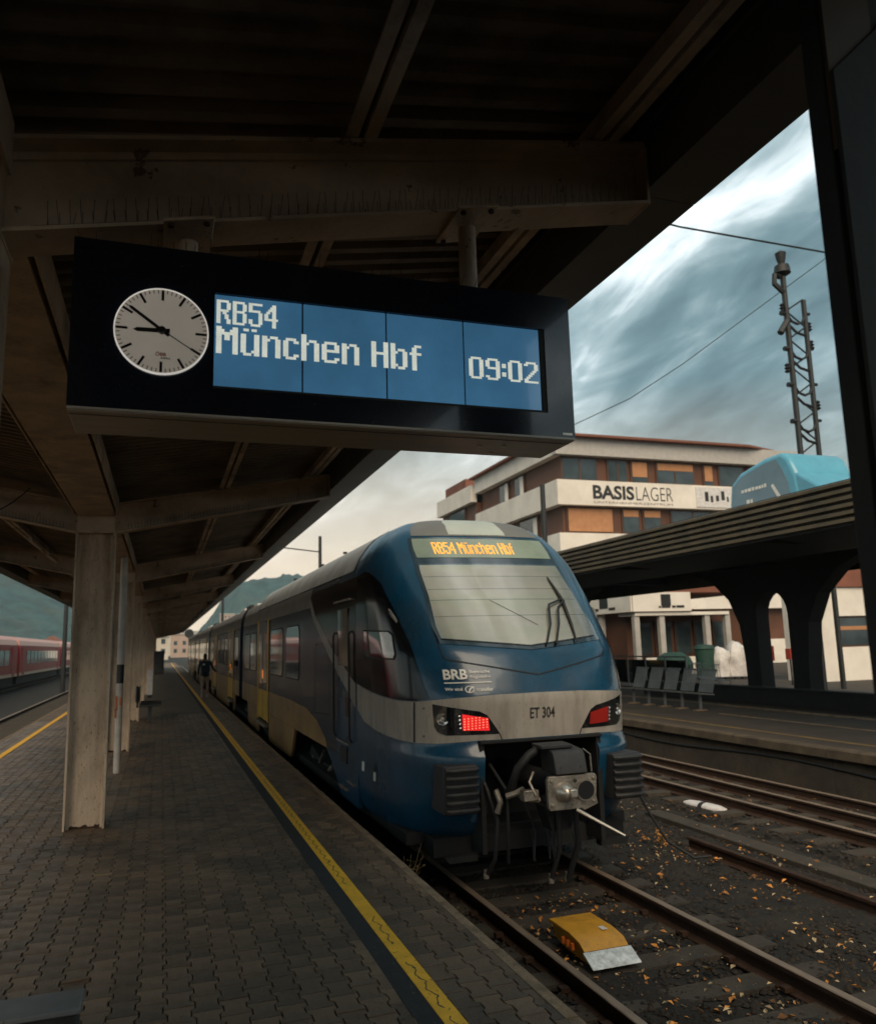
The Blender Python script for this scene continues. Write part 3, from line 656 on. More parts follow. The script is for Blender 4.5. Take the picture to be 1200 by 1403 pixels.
lcd('RB54', .145, .350, 2.986, 3.070); lcd('München Hbf', .145, .868, 2.880, 2.976); lcd('09:02', 1.053, 1.337, 2.870, 2.954)
st = MB(); st.box(1.425, 1.466, SY - .001, SY + .0005, 2.672, 2.681); st.build('maker_plate', 'metal_light', sg)
ck = MB(); ck.lathe([(0, .009), (rk - .003, .009), (rk - .003, 0)], (cxk, SY - .0005, czk), (0, -1, 0), 64); dial = ck.build('clock_dial', 'dial', sg)
rg = MB(); rg.lathe([(rk - .0035, .002), (rk - .0035, .011), (rk, .011), (rk + .0005, 0)], (cxk, SY - .0005, czk), (0, -1, 0), 64); rg.build('clock_rim', 'white_ring', sg)
YD = SY - .0108
def mark(mb, ang, r0, r1, w0, w1=None, yd=YD):
    w1 = w1 or w0; a = R(ang); d = Vector((math.sin(a), 0, math.cos(a))); t = Vector((math.cos(a), 0, -math.sin(a))); c = Vector((cxk, yd, czk))
    mb.add([c + d * r0 - t * w0, c + d * r0 + t * w0, c + d * r1 + t * w1, c + d * r1 - t * w1], [(0, 1, 2, 3), (3, 2, 1, 0)])
for i in range(12):
    mb = MB(); mark(mb, i * 30, .105, .141, .0042); mb.build('hour_mark', 'black', dial, smooth=False)
mb = MB()
for i in range(60):
    if i % 5: mark(mb, i * 6, .129, .141, .0014)
mb.build('minute_marks', 'black', dial, smooth=False).__setitem__('kind', 'stuff')
def hand(name, ang, r0, r1, w, yd, m='black'):
    mb = MB(); a = R(ang); d = Vector((math.sin(a), 0, math.cos(a))); t = Vector((math.cos(a), 0, -math.sin(a))); c = Vector((cxk, yd, czk))
    q = [c + d * r0 - t * w, c + d * r0 + t * w, c + d * (r1 - w * 1.6) + t * w * .9, c + d * r1, c + d * (r1 - w * 1.6) - t * w * .9]
    mb.add(q + [p + Vector((0, .002, 0)) for p in q], [(0, 1, 2, 3, 4), (9, 8, 7, 6, 5)] + [(i, 5 + i, 5 + (i + 1) % 5, (i + 1) % 5) for i in range(5)])
    return mb.build(name, m, dial, smooth=False)
hand('hour_hand', 268, -.025, .088, .0075, YD - .004); hand('minute_hand', 306, -.028, .128, .0055, YD - .007); hand('second_hand', 122, -.03, .132, .0016, YD - .010)
hb = MB(); hb.lathe([(.012, 0), (.012, .013), (.008, .014)], (cxk, YD, czk), (0, -1, 0), 20); hb.build('hand_hub', 'black', dial)
for s, sz, x0, x1, z0, z1, m in (('ÖBB', 1, -.045, -.012, 2.846, 2.861, 'red_print'), ('INFRA', 1, -.028, .002, 2.836, 2.843, 'black')):
    vs, fs = text2d(s, 1, .03); vs = fit(vs, x0, x1, z0, z1); mb = MB(); mb.add([(a, YD + .0004, b) for a, b in vs], fs); mb.build('clock_print', m, dial, smooth=False)
for x in (.051, 1.145):
    pl = MB(); dx = x - XM; ztop = zb(dx)
    pl.tube([(x, 2.85, SZ1 - .005), (x, 2.85, ztop - .03)], .036, 20); po = pl.build('hanger_pipe', 'steel_paint', sg)
    fl = MB(); fl.prism([(x - .085, zb(dx - .085) - .016), (x + .085, zb(dx + .085) - .016), (x + .085, zb(dx + .085) - .002), (x - .085, zb(dx - .085) - .002)], 'y', 2.85 - .145, 2.85 + .145); fl.build('flange_plate', 'steel_paint', po, bevel=.003)
    for sx in (-1, 1):
        for sy in (-1, 1):
            b = MB(); zz = zb(dx + sx * .06) - .016; b.lathe([(.012, -.012), (.012, 0)], (x + sx * .06, 2.85 + sy * .122, zz), (0, 0, 1), 6); b.build('bolt', 'rail_rust', po)
sk_ = MB()
for x in np.arange(SX0 + .03, SX1 - .02, .028):
    sk_.tube([(x, SY + .05 + random.uniform(0, .16), SZ1 - .002), (x + random.gauss(0, .006), SY + .06 + random.uniform(0, .16), SZ1 + random.uniform(.06, .10))], .0012, 3, False)
tag(sk_.build('bird_spikes', 'spike', sg, smooth=False), kind='stuff')

# ------------------------------------------------------------------ blue train
XC = 3.76
CT = np.array([(0.50, 8.02, 1.36), (0.62, 7.86, 1.41), (0.9, 7.74, 1.437), (1.31, 7.665, 1.44), (1.335, 7.68, 1.44), (1.44, 7.75, 1.44), (1.9, 7.72, 1.44), (2.15, 7.80, 1.44), (2.37, 7.90, 1.44), (2.7, 8.23, 1.435), (3.0, 8.53, 1.43), (3.3, 8.86, 1.40), (3.44, 9.0, 1.36), (3.6, 9.16, 1.285), (3.75, 9.31, 1.18), (3.85, 9.42, 1.09), (3.95, 9.56, .94), (4.02, 9.7, .78), (4.06, 9.83, .56), (4.08, 9.95, .02)])
DYT = np.array([(0, 0), (.2, .01), (.4, .05), (.55, .10), (.68, .19), (.77, .30), (.85, .45), (.91, .68), (.955, 1.0), (.985, 1.5), (1.0, 2.2)])
KT = np.array([(0.35, 1), (2.4, 1), (3.0, .7), (3.4, .48), (3.75, .35), (4.08, .2)])
_sg = np.concatenate([[0], np.cumsum(np.hypot(np.diff(DYT[:, 0] * 1.44), np.diff(DYT[:, 1])))]); TT = _sg / _sg[-1]
# finer, smoothed table of the plan curve
_tf = np.linspace(0, 1, 201); _fx = np.interp(_tf, TT, DYT[:, 0]); _fd = np.interp(_tf, TT, DYT[:, 1])
_k = np.hanning(15); _k /= _k.sum()
def _sm(a, odd): 
    b = np.concatenate([(-a[1:8][::-1] if odd else a[1:8][::-1]), a, 2 * a[-1] - a[-8:-1][::-1]]); return np.convolve(b, _k, 'valid')
_fx, _fd = _sm(_fx, True), _sm(_fd, False); _fd -= _fd[0]; _fx = np.minimum(_fx / _fx[-1], 1)
_zf = np.linspace(.5, 4.08, 359); _wf = np.interp(_zf, CT[:, 0], CT[:, 2]); _cf = np.interp(_zf, CT[:, 0], CT[:, 1])
_kz = np.hanning(9); _kz /= _kz.sum()
def _sz(a): return np.convolve(np.concatenate([2 * a[0] - a[1:5][::-1], a, 2 * a[-1] - a[-5:-1][::-1]]), _kz, 'valid')
_cf = _sz(_cf); _w2 = _sz(_wf); _wf = np.where(_zf > 4.0, _wf, _w2)
def halfw(zr): return float(np.interp(zr, _zf, _wf))
def S(t, zr, off=0.0):
    s = 1 if t >= 0 else -1; a = abs(t); w = halfw(zr); c = float(np.interp(zr, _zf, _cf)); kk = float(np.interp(zr, KT[:, 0], KT[:, 1]))
    if a <= 1: x, yy = np.interp(a, _tf, _fx) * w, c + np.interp(a, _tf, _fd) * kk
    else: y1 = c + _fd[-1] * kk; x, yy = w, y1 + (11.2 - y1) * (a - 1) / .5
    p = Vector((XC + s * x, yy, zr + Z_RAIL))
    if off:
        e = .004; tu = S(min(t + e, 1.5), zr) - S(max(t - e, -1.5), zr); tv = S(t, min(zr + .01, 4.07)) - S(t, max(zr - .01, .5))
        nn = tu.cross(tv)
        if nn.length > 1e-12: p = p + nn.normalized() * off
    return p
def t_of(x, zr):
    w = halfw(zr); return (1 if x >= 0 else -1) * float(np.interp(min(abs(x) / w, 1), _fx, _tf))
def F(x, zr, off=0.0): return S(t_of(x, zr), zr, off)
def side(s, off=0.0):
    def g(y, zr):
        w = halfw(zr); dz = (halfw(min(zr + .02, 4.07)) - halfw(max(zr - .02, .5))) / .04; nn = Vector((1, 0, -dz)).normalized()
        return Vector((XC + s * (w + nn.x * off), y, zr + Z_RAIL + nn.z * off))
    return g
def patch(name, poly, fn, m, parent, du=.02, dv=.05, thick=0.0, flip=False, **kw):
    """A panel cut to an outline in surface coordinates and laid on the curved shell."""
    P = []
    for i in range(len(poly)):
        a, b = Vector(poly[i]), Vector(poly[(i + 1) % len(poly)]); k = max(1, int(max(abs(b.x - a.x) / du, abs(b.y - a.y) / dv)))
        P += [a.lerp(b, j / k) for j in range(k)]
    nb = len(P)
    u0, u1 = min(p.x for p in P), max(p.x for p in P); v0, v1 = min(p.y for p in P), max(p.y for p in P)
    def inside(q):
        c = False; j = nb - 1
        for i in range(nb):
            if (P[i].y > q.y) != (P[j].y > q.y) and q.x < (P[j].x - P[i].x) * (q.y - P[i].y) / (P[j].y - P[i].y) + P[i].x: c = not c
            j = i
        return c
    I = []
    for u in np.arange(u0 + du * .5, u1, du):
        for v in np.arange(v0 + dv * .5, v1, dv):
            q = Vector((u, v))
            if inside(q) and min(((q.x - p.x) / du) ** 2 + ((q.y - p.y) / dv) ** 2 for p in P) > .15: I.append(q)
    r = delaunay_2d_cdt([Vector((p.x / du, p.y / dv)) for p in P + I], [], [list(range(nb))], 1, 1e-6)
    vs = [fn(p.x * du, p.y * dv) for p in r[0]]; fs = [tuple(q) for q in r[2]]
    if flip: fs = [q[::-1] for q in fs]
    mb = MB(); mb.add(vs, fs); o = mb.build(name, m, parent, angle=60, **kw)
    if thick:
        md = o.modifiers.new('solid', 'SOLIDIFY'); md.thickness = thick; md.offset = 1
    return o
tn = thing('commuter_train', 'blue and grey electric commuter train with red tail lights standing at the platform', 'train', (XC, 7.7, Z_RAIL))
def mir(poly): return [(-a, b) for a, b in poly][::-1]
# nose shell
zr_rows = list(np.arange(.5, 1.30, .1)) + [1.31, 1.335, 1.36, 1.40, 1.44] + list(np.arange(1.52, 4.0, .06)) + [4.0, 4.02, 4.035, 4.05, 4.06, 4.068, 4.075, 4.08]
tcols = list(-np.linspace(1.5, 1.0, 6)) + list(np.linspace(-1, 1, 97)[1:-1]) + list(np.linspace(1, 1.5, 6))
RX = .675
nm = MB(); nv = [S(t, z) for z in zr_rows for t in tcols]; nc = len(tcols); nf = []
tr_ = t_of(RX, 1.0)
for j in range(len(zr_rows) - 1):
    for i in range(nc - 1):
        if zr_rows[j + 1] <= 1.445 and abs((tcols[i] + tcols[i + 1]) / 2) < tr_: continue
        nf.append((j * nc + i, j * nc + i + 1, (j + 1) * nc + i + 1, (j + 1) * nc + i))
nm.add(nv, nf); nose = nm.build('nose_shell', 'blue_paint', tn, angle=50)
# coupling recess
rc = MB(); zb0, zb1 = Z_RAIL + .38, Z_RAIL + 1.47
rc.box(XC - RX - .02, XC - RX + .035, 7.775, 8.9, zb0, zb1); rc.box(XC + RX - .035, XC + RX + .02, 7.775, 8.9, zb0, zb1); rc.box(XC - RX, XC + RX, 8.86, 8.9, zb0, zb1); rc.box(XC - RX - .02, XC + RX + .02, 7.74, 8.9, zb1 - .03, zb1)
rc.build('coupling_recess', 'under_dark', tn, bevel=.006)
un = MB(); un.box(XC - 1.30, XC + 1.30, 8.4, 80, Z_RAIL + .40, Z_RAIL + .52); un.box(XC - 1.1, XC + 1.1, 8.1, 8.4, Z_RAIL + .32, Z_RAIL + .5); un.build('underframe', 'under_dark', tn)
# grey band, black cab sides
band_t = [(-1.0, 1.985), (-.89, 1.945), (-.71, 1.895), (-.55, 1.865), (-.44, 1.865), (-.305, 1.90), (-.15, 1.925), (0, 1.93)]
band_b = [(-1.0, 1.685), (-.9, 1.56), (-.715, 1.49), (-.55, 1.455), (-.46, 1.445), (-.355, 1.448), (-.22, 1.475), (0, 1.48)]
bp = band_b + [(-a, b) for a, b in band_b[-2::-1]] + [(-a, b) for a, b in band_t[:-1]] + band_t[::-1]
patch('grey_band', bp, lambda a, b: S(a, b, .006), 'grey_paint', nose)
cab = [(-1.0, 1.995), (-.89, 1.955), (-.71, 1.905), (-.55, 1.875), (-.44, 1.875), (-.385, 1.905), (-.40, 2.02), (-.415, 2.2), (-.43, 2.48), (-.465, 2.77), (-.505, 3.0), (-.55, 3.17), (-.62, 3.27), (-.72, 3.34), (-.845, 3.37), (-1.0, 3.34)]
patch('cab_side', cab, lambda a, b: S(a, b, .005), 'gloss_black', nose); patch('cab_side', mir(cab), lambda a, b: S(a, b, .005), 'gloss_black', nose)
# windscreen group, outlines in metres from the train's centre line
def fx(poly): return [(t_of(a, b), b) for a, b in poly]
def sym(l): return l + [(-a, b) for a, b in l[::-1] if a != 0]
frame = [(-.97, 2.455), (-.985, 2.60), (-.955, 3.0), (-.935, 3.44), (-.905, 3.765)]
frame = frame + [(0, 3.765)] + [(-a, b) for a, b in frame[::-1]] + [(0, 2.365)]
patch('windscreen_frame', fx(frame), lambda a, b: S(a, b, .006), 'glass_black', nose)
gl = [(-.93, 2.50), (-.945, 2.62), (-.915, 3.0), (-.90, 3.385)]; gl = gl + [(0, 3.385)] + [(-a, b) for a, b in gl[::-1]] + [(0, 2.405)]
patch('roller_blind', fx([(a * .995, b + (.01 if b < 3 else -.01)) for a, b in gl]), lambda a, b: S(a, b, .009), 'blind', nose)
for zz in (2.74, 2.93, 3.06, 3.22):
    w_ = .93 - (zz - 2.5) * .04
    patch('blind_seam', fx([(-w_, zz), (w_, zz), (w_, zz + .006), (-w_, zz + .006)]), lambda a, b: S(a, b, .0105), 'display_glass', nose)
patch('windscreen', fx(gl), lambda a, b: S(a, b, .016), 'pane_glass', tn)
dg_ = [(-.885, 3.475), (-.87, 3.74), (.87, 3.74), (.885, 3.475)]
patch('destination_display', fx(dg_), lambda a, b: S(a, b, .010), 'display_glass', tn)
d, w = dots('RB54 München Hbf'); mb = MB()
for a, b in d:
    x0 = -.66 + a * (1.06 / w); z0 = 3.525 + b * .0160; px = 1.06 / w * .80
    mb.add([F(x0, z0, .013), F(x0 + px, z0, .013), F(x0 + px, z0 + .0125, .013), F(x0, z0 + .0125, .013)], [(0, 1, 2, 3)])
mb.build('led_lettering', 'amber_led', tn, smooth=False).__setitem__('kind', 'stuff')
capp = [(-.86, 3.785), (-.84, 3.86), (-.76, 3.96), (-.60, 4.035), (-.42, 4.06)]; capp = capp + [(-a, b) for a, b in capp[::-1]]
patch('roof_cap', fx(capp), lambda a, b: S(a, b, .007), 'cap_grey', nose)
cpn = [(-.385, 3.80), (-.36, 3.95), (-.30, 4.055), (.30, 4.055), (.36, 3.95), (.385, 3.80)]
patch('roof_cap_panel', fx(cpn), lambda a, b: S(a, b, .011), 'cap_panel', nose)
def seam(pts, w=.006, m='rubber', name='panel_seam', off=.0075, par=None):
    for i in range(len(pts) - 1):
        (a, b), (c, d) = pts[i], pts[i + 1]; dx, dz = c - a, d - b; L = math.hypot(dx, dz); nx, nz = -dz / L * w, dx / L * w
        patch(name, fx([(a - nx, b - nz), (c - nx, d - nz), (c + nx, d + nz), (a + nx, b + nz)]), lambda p, q: S(p, q, off), m, par or nose)
seam([(-.975, 2.46), (-.965, 2.33), (-.93, 2.29), (0, 2.11), (.93, 2.29), (.965, 2.33), (.975, 2.46)])
seam([(-.47, 1.535), (-.445, 1.475)]); seam([(.47, 1.535), (.445, 1.475)])
# headlight clusters
for s in (-1, 1):
    hl = [(-.372, 1.845), (-.30, 1.808), (-.215, 1.765), (-.19, 1.725), (-.148, 1.535), (-.325, 1.532), (-.352, 1.56), (-.366, 1.62)]
    lm = [(-.272, 1.742), (-.188, 1.695), (-.183, 1.572), (-.270, 1.580)]
    hp = hl if s < 0 else mir(hl); lp = lm if s < 0 else mir(lm)
    ho = patch('headlight_cluster', hp, lambda a, b: S(a, b, .010), 'glass_black', tn, du=.012, dv=.03)
    patch('tail_light', lp, lambda a, b: S(a, b, .014), 'red_lamp' if s < 0 else 'red_lamp_dim', ho, du=.01, dv=.02)
    led = MB()
    for i in range(7):
        for j in range(5):
            tt = -.266 + .012 * i; z0 = 1.585 + .026 * j + .003 * i
            if z0 > 1.735 - (tt + .272) * .55: continue
            sg_ = 1 if s < 0 else -1
            q = [S(sg_ * a_, z_, .017) for a_, z_ in ((tt, z0), (tt + .004, z0), (tt + .004, z0 + .008), (tt, z0 + .008))]
            led.add(q, [(0, 1, 2, 3), (3, 2, 1, 0)])
    led.build('led_dots', 'red_led' if s < 0 else 'red_lamp_dim', ho, smooth=False).__setitem__('kind', 'stuff')
    for tt, zz in ((-.281, 1.72), (-.280, 1.68), (-.279, 1.64), (-.278, 1.60)):
        c = S(tt if s < 0 else -tt, zz, .012); b = MB(); b.lathe([(0, .012), (.012, .008), (.016, 0)], c, (s * .25, -1, 0), 12); b.build('side_lamp', 'lamp_chrome', ho)
    c = S(-.336 if s < 0 else .336, 1.695, .008); ax = (s * .45, -1, 0)
    b = MB(); b.lathe([(0, .002), (.03, .003), (.052, .010), (.060, .011), (.064, .0)], c, ax, 24); b.build('lamp_reflector', 'lamp_chrome', ho)
    b = MB(); b.lathe([(0, .014), (.016, .011), (.02, .003)], c, ax, 16); b.build('lamp_bulb', 'metal_light', ho)
    seam([(s * 1.235, 1.86), (s * 1.235, 1.45)], .005, 'rubber', 'panel_seam', .009)
    for zz in (1.80, 1.52): 
        b = MB(); b.lathe([(.009, .0), (.009, .004)], S(s * .405, zz, .008), (s * .6, -1, 0), 8); b.build('panel_screw', 'dark_print', nose)
    # bumper blocks
    bx0, bx1 = XC + s * .75, XC + s * 1.115; xa, xb = min(bx0, bx1), max(bx0, bx1)
    bb = MB(); bb.prism([(xa, 8.1), (xa, 7.70 if s < 0 else 7.72), (xa + .06 if s < 0 else xa + .02, 7.665), (xb - .02 if s < 0 else xb - .06, 7.665), (xb, 7.72 if s < 0 else 7.70), (xb, 8.1)], 'z', Z_RAIL + .80, Z_RAIL + 1.26)
    bo = bb.build('bumper', 'plastic_dark', tn, bevel=.012)
    for i in range(6):
        zz = Z_RAIL + .815 + i * .076
        sb = MB(); x0, x1 = xa + .012, xb - .012
        prof = [(0, .0), (-.055, .012), (-.062, .03), (-.045, .046), (0, .056)]
        vs = []
        for xx, cut in ((x0, .028), (x0 + .045, 0), (x1 - .045, 0), (x1, .028)):
            vs += [(xx, 7.668 + min(0, a + cut), zz + b) for a, b in prof]
        fs = [(k * 5 + j, k * 5 + j + 1, (k + 1) * 5 + j + 1, (k + 1) * 5 + j) for k in range(3) for j in range(4)] + [(4, 3, 2, 1, 0), (15, 16, 17, 18, 19)]
        sb.add(vs, fs); sb.build('bumper_rib', 'plastic_dark', bo, angle=25)
    mf = MB(); mf.prism([(XC + s * .70, Z_RAIL + .30), (XC + s * 1.0, Z_RAIL + .30), (XC + s * 1.05, Z_RAIL + .36), (XC + s * .70, Z_RAIL + .36)], 'y', 7.9, 8.0); mf.build('rail_guard', 'under_dark', tn)
# lettering on the nose
def nose_text(name, s, x0, x1, z0, z1, m, off=0.0):
    vs, fs = text2d(s, 1, off); vs = fit(vs, x0, x1, z0, z1); mb = MB(); mb.add([F(a, b, .0125) for a, b in vs], fs); return mb.build(name, m, tn, smooth=False)
nose_text('lettering', 'BRB', -.985, -.760, 2.085, 2.185, 'white_print', .03)
nose_text('lettering', 'Bayerische', -.735, -.530, 2.135, 2.172, 'white_print', .012)
nose_text('lettering', 'Regiobahn', -.735, -.530, 2.085, 2.122, 'white_print', .012)
nose_text('lettering', 'Wir sind', -.985, -.825, 1.972, 2.004, 'white_print', .012)
nose_text('lettering', 'transdev', -.690, -.520, 1.962, 2.000, 'white_print', .02)
nose_text('lettering', 'ET 304', -.140, .142, 1.672, 1.782, 'dark_print', .015)
mb = MB(); xs_ = np.linspace(-.985, -.520, 9)
for i in range(8): mb.add([F(xs_[i], 2.045, .0125), F(xs_[i + 1], 2.045, .0125), F(xs_[i + 1], 2.056, .0125), F(xs_[i], 2.056, .0125)], [(0, 1, 2, 3)])
mb.build('underline', 'white_print', tn, smooth=False)
mb = MB(); c0 = (-.757, 1.983)
for i in range(20):
    a0, a1 = 6.283 * i / 20, 6.283 * (i + 1) / 20
    mb.add([F(c0[0] + .045 * math.cos(a) * r, c0[1] + .036 * math.sin(a) * r, .0125) for a, r in ((a0, .78), (a1, .78), (a1, 1), (a0, 1))], [(0, 1, 2, 3), (3, 2, 1, 0)])
mb.add([F(c0[0] + a, c0[1] + b, .0128) for a, b in ((-.015, -.025), (.0, -.028), (.018, .006), (.05, .018), (.04, .032), (.005, .016))], [(0, 1, 2, 3, 4, 5)])
mb.build('round_emblem', 'white_print', tn, smooth=False)
# wiper
wp = MB()
wp.tube([F(.19, 2.41, .03), F(.33, 2.60, .06), F(.44, 2.83, .06), F(.665, 2.905, .05)], .012, 8); wp.tube([F(.30, 2.40, .03), F(.44, 2.60, .06), F(.55, 2.80, .06), F(.685, 2.885, .05)], .012, 8)
wpo = wp.build('wiper_arm', 'rubber', tn)
wb = MB(); wb.tube([F(.58, 2.42, .03), F(.63, 2.62, .035), F(.675, 2.895, .04), F(.665, 3.05, .035), F(.655, 3.20, .03)], [.008, .016, .022, .016, .008], 6); wb.build('wiper_blade', 'rubber', wpo)
wt = MB(); wt.tube([F(.20, 2.62, .022), F(-.25, 2.92, .022)], .0025, 5); wt.build('wiper_hose', 'rubber', wpo)
# coupler
cp = MB(); YC = 7.15
px0, px1, pz0, pz1 = 3.50, 4.03, Z_RAIL + .865, Z_RAIL + 1.178
plate = [(px0, pz0 + .03), (px0 + .02, pz0), (px1 - .18, pz0), (px1 - .15, pz0 - .02), (px1, pz0 + .03), (px1 - .015, pz0 + .10), (px1, pz1 - .03), (px1 - .02, pz1), (px0 + .02, pz1), (px0, pz1 - .03)]
cp.prism(plate, 'y', YC, YC + .05); cpo = cp.build('coupler_plate', 'metal_dull', tn, bevel=.006)
c = MB(); c.lathe([(.0, .125), (.025, .122), (.05, .105), (.07, .07), (.088, .03), (.095, 0)], (3.665, YC, Z_RAIL + 1.03), (0, -1, 0), 28); c.build('coupler_cone', 'metal_light', cpo)
c = MB(); c.box(3.66, 3.735, YC - .155, YC - .06, Z_RAIL + 1.0, Z_RAIL + 1.075); c.build('coupler_hook', 'metal_light', cpo, bevel=.01)
c = MB(); c.lathe([(.0, .004), (.088, .004), (.092, .006)], (3.90, YC, Z_RAIL + 1.03), (0, -1, 0), 28); c.build('coupler_cup', 'black', cpo)
c = MB(); c.lathe([(.088, .0), (.088, .014), (.104, .014), (.108, 0)], (3.90, YC, Z_RAIL + 1.03), (0, -1, 0), 28); c.build('cup_rim', 'metal_dull', cpo)
for bx_, bz_ in ((px0 + .04, pz0 + .05), (px0 + .04, pz1 - .04), (px1 - .04, pz1 - .04), (px1 - .05, pz0 + .06), (3.79, pz1 - .05)):
    c = MB(); c.lathe([(.016, 0), (.016, .014), (.010, .016)], (bx_, YC, bz_), (0, -1, 0), 8); c.build('coupler_bolt', 'dark_print' if bx_ == 3.79 else 'metal_dull', cpo)
c = MB(); c.lathe([(.11, 0), (.10, .5), (.13, .6), (.13, 1.6)], (XC, YC + .05, Z_RAIL + 1.02), (0, 1, 0), 18); c.build('coupler_shank', 'under_dark', tn)
c = MB(); c.prism([(YC - .02, Z_RAIL + 1.19), (YC + .30, Z_RAIL + 1.19), (YC + .30, Z_RAIL + 1.43), (YC + .06, Z_RAIL + 1.405), (YC + .02, Z_RAIL + 1.36)], 'x', 3.585, 3.925); eb = c.build('electric_coupler_box', 'plastic_dark', tn, bevel=.01)
c = MB(); c.prism([(YC + .10, Z_RAIL + 1.42), (YC + .32, Z_RAIL + 1.42), (YC + .32, Z_RAIL + 1.46), (YC + .10, Z_RAIL + 1.45)], 'x', 3.50, 3.84); c.build('box_lid', 'plastic_dark', eb, bevel=.005)
for x in (3.645, 3.855):
    t_ = MB(); yy = YC - .006; t_.add([(x - .026, yy - .0, Z_RAIL + 1.235), (x + .026, yy, Z_RAIL + 1.235), (x, yy + .012, Z_RAIL + 1.285)], [(0, 1, 2)]); t_.build('warning_triangle', 'amber_print', eb, smooth=False)
    t_ = MB(); t_.box(x - .003, x + .003, yy - .004, yy - .001, Z_RAIL + 1.243, Z_RAIL + 1.262); t_.build('triangle_mark', 'dark_print', eb)
c = MB(); c.tube([(3.95, YC + .1, Z_RAIL + 1.40), (3.965, YC - .01, Z_RAIL + 1.36), (3.965, YC - .02, Z_RAIL + 1.20)], .008, 6); c.build('box_handle', 'metal_dull', eb)
c = MB(); c.tube([(3.79, YC - .01, Z_RAIL + .86), (3.90, YC - .10, Z_RAIL + .79), (4.16, YC - .24, Z_RAIL + .635)], [.02, .016, .011], 8); c.build('release_lever', 'metal_light', tn)
c = MB(); c.tube([(3.52, YC + .25, Z_RAIL + 1.40), (3.42, YC + .22, Z_RAIL + 1.36), (3.31, YC + .25, Z_RAIL + 1.24), (3.28, YC + .35, Z_RAIL + 1.05), (3.33, YC + .6, Z_RAIL + .92)], .042, 12); c.build('jumper_cable', 'rubber', tn)
for pts, r, m in (([(3.05, 7.95, 1.3), (3.12, 7.75, 1.0), (3.18, 7.65, .72), (3.16, 7.7, .35), (3.1, 7.8, .18)], .022, 'rubber'),
                  ([(3.22, 7.9, 1.22), (3.27, 7.6, 1.0), (3.25, 7.55, .7), (3.3, 7.7, .3)], .018, 'rubber'),
                  ([(3.40, 7.5, 1.02), (3.30, 7.45, 1.0), (3.22, 7.5, .97)], .03, 'metal_dull'),
                  ([(3.16, 7.62, 1.02), (3.19, 7.58, .9), (3.16, 7.6, .8)], .03, 'metal_dull'),
                  ([(3.85, 7.3, .86), (3.9, 7.35, .5), (3.84, 7.5, .12)], .03, 'under_dark'),
                  ([(3.70, 7.35, .86), (3.72, 7.4, .45), (3.66, 7.5, .15)], .025, 'rubber'),
                  ([(3.45, 7.35, 1.2), (3.38, 7.3, 1.12), (3.42, 7.25, 1.0)], .014, 'metal_dull'),
                  ([(3.48, 7.3, .95), (3.36, 7.32, .96), (3.36, 7.5, .96)], .026, 'metal_dull')):
    c = MB(); c.tube([(a, b, Z_RAIL + z) for a, b, z in pts], r, 8); c.build('brake_hose', m, tn)
c = MB(); c.prism([(3.58, Z_RAIL + .86), (3.95, Z_RAIL + .86), (3.86, Z_RAIL + .62), (3.66, Z_RAIL + .62)], 'y', 7.42, 7.62); c.build('coupler_support', 'under_dark', tn)
for cx_, cz_, cy_, rr in ((3.60, .30, 7.75, .012), (3.80, .24, 7.7, .014), (3.70, .34, 7.6, .010), (3.96, .42, 7.5, .012)):
    c = MB(); c.tube([(cx_, cy_ + .2, Z_RAIL + .85), (cx_ + .03, cy_, Z_RAIL + .55), (cx_ - .02, cy_ - .05, Z_RAIL + cz_), (cx_ + .06, cy_ + .1, Z_RAIL + cz_ - .06), (cx_ + .12, cy_ + .3, Z_RAIL + .5)], rr, 6); c.build('hanging_cable', 'rubber', tn)
for cx_, cy_, cz_ in ((3.10, 7.80, .15), (3.66, 7.5, .12), (3.84, 7.5, .12)):
    c = MB(); c.lathe([(.0, 0), (.030, .004), (.030, .05), (.022, .055), (.022, .09)], (cx_, cy_, Z_RAIL + cz_), (0, 0, 1), 10); c.build('hose_end', 'metal_dull', tn)
c = MB(); c.box(3.30, 3.46, 7.26, 7.36, Z_RAIL + .95, Z_RAIL + 1.05); c.build('valve_block', 'metal_dull', tn, bevel=.008)
c = MB(); c.tube([(4.86, 7.78, Z_RAIL + .85), (4.98, 7.74, Z_RAIL + .60), (5.12, 7.66, Z_RAIL + .33), (5.32, 7.5, Z_RAIL + .18), (5.5, 7.45, Z_RAIL + .19)], .014, 8); c.build('air_hose', 'rubber', tn)

# --- carriages
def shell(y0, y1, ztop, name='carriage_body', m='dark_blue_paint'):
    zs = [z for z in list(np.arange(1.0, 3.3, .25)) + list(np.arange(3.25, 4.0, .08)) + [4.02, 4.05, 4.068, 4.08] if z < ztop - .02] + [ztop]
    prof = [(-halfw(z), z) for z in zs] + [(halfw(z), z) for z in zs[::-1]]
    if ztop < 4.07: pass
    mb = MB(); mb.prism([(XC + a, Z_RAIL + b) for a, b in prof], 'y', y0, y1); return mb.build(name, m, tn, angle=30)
cars = [(11.2, 25.0), (26.0, 42.5), (43.5, 60.0), (61.0, 76.5)]
def roof_skin(y0, y1, z0, ztop, par):
    zs = [z for z in np.arange(z0, ztop, .06)] + [ztop]
    for s in (-1, 1):
        poly = [(y0, z0), (y1, z0), (y1, ztop), (y0, ztop)]
    vs = []; prof = [(-halfw(z) - .006, z + .004) for z in zs] + [(halfw(z) + .006, z + .004) for z in zs[::-1]]
    mb = MB()
    for yy in (y0, y1): vs += [(XC + a, yy, Z_RAIL + b) for a, b in prof]
    k = len(prof); mb.add(vs, [(i, i + 1, k + i + 1, k + i) for i in range(k - 1)]); return mb.build('roof_skin', 'roof_grey', par, angle=30)
glassy = []
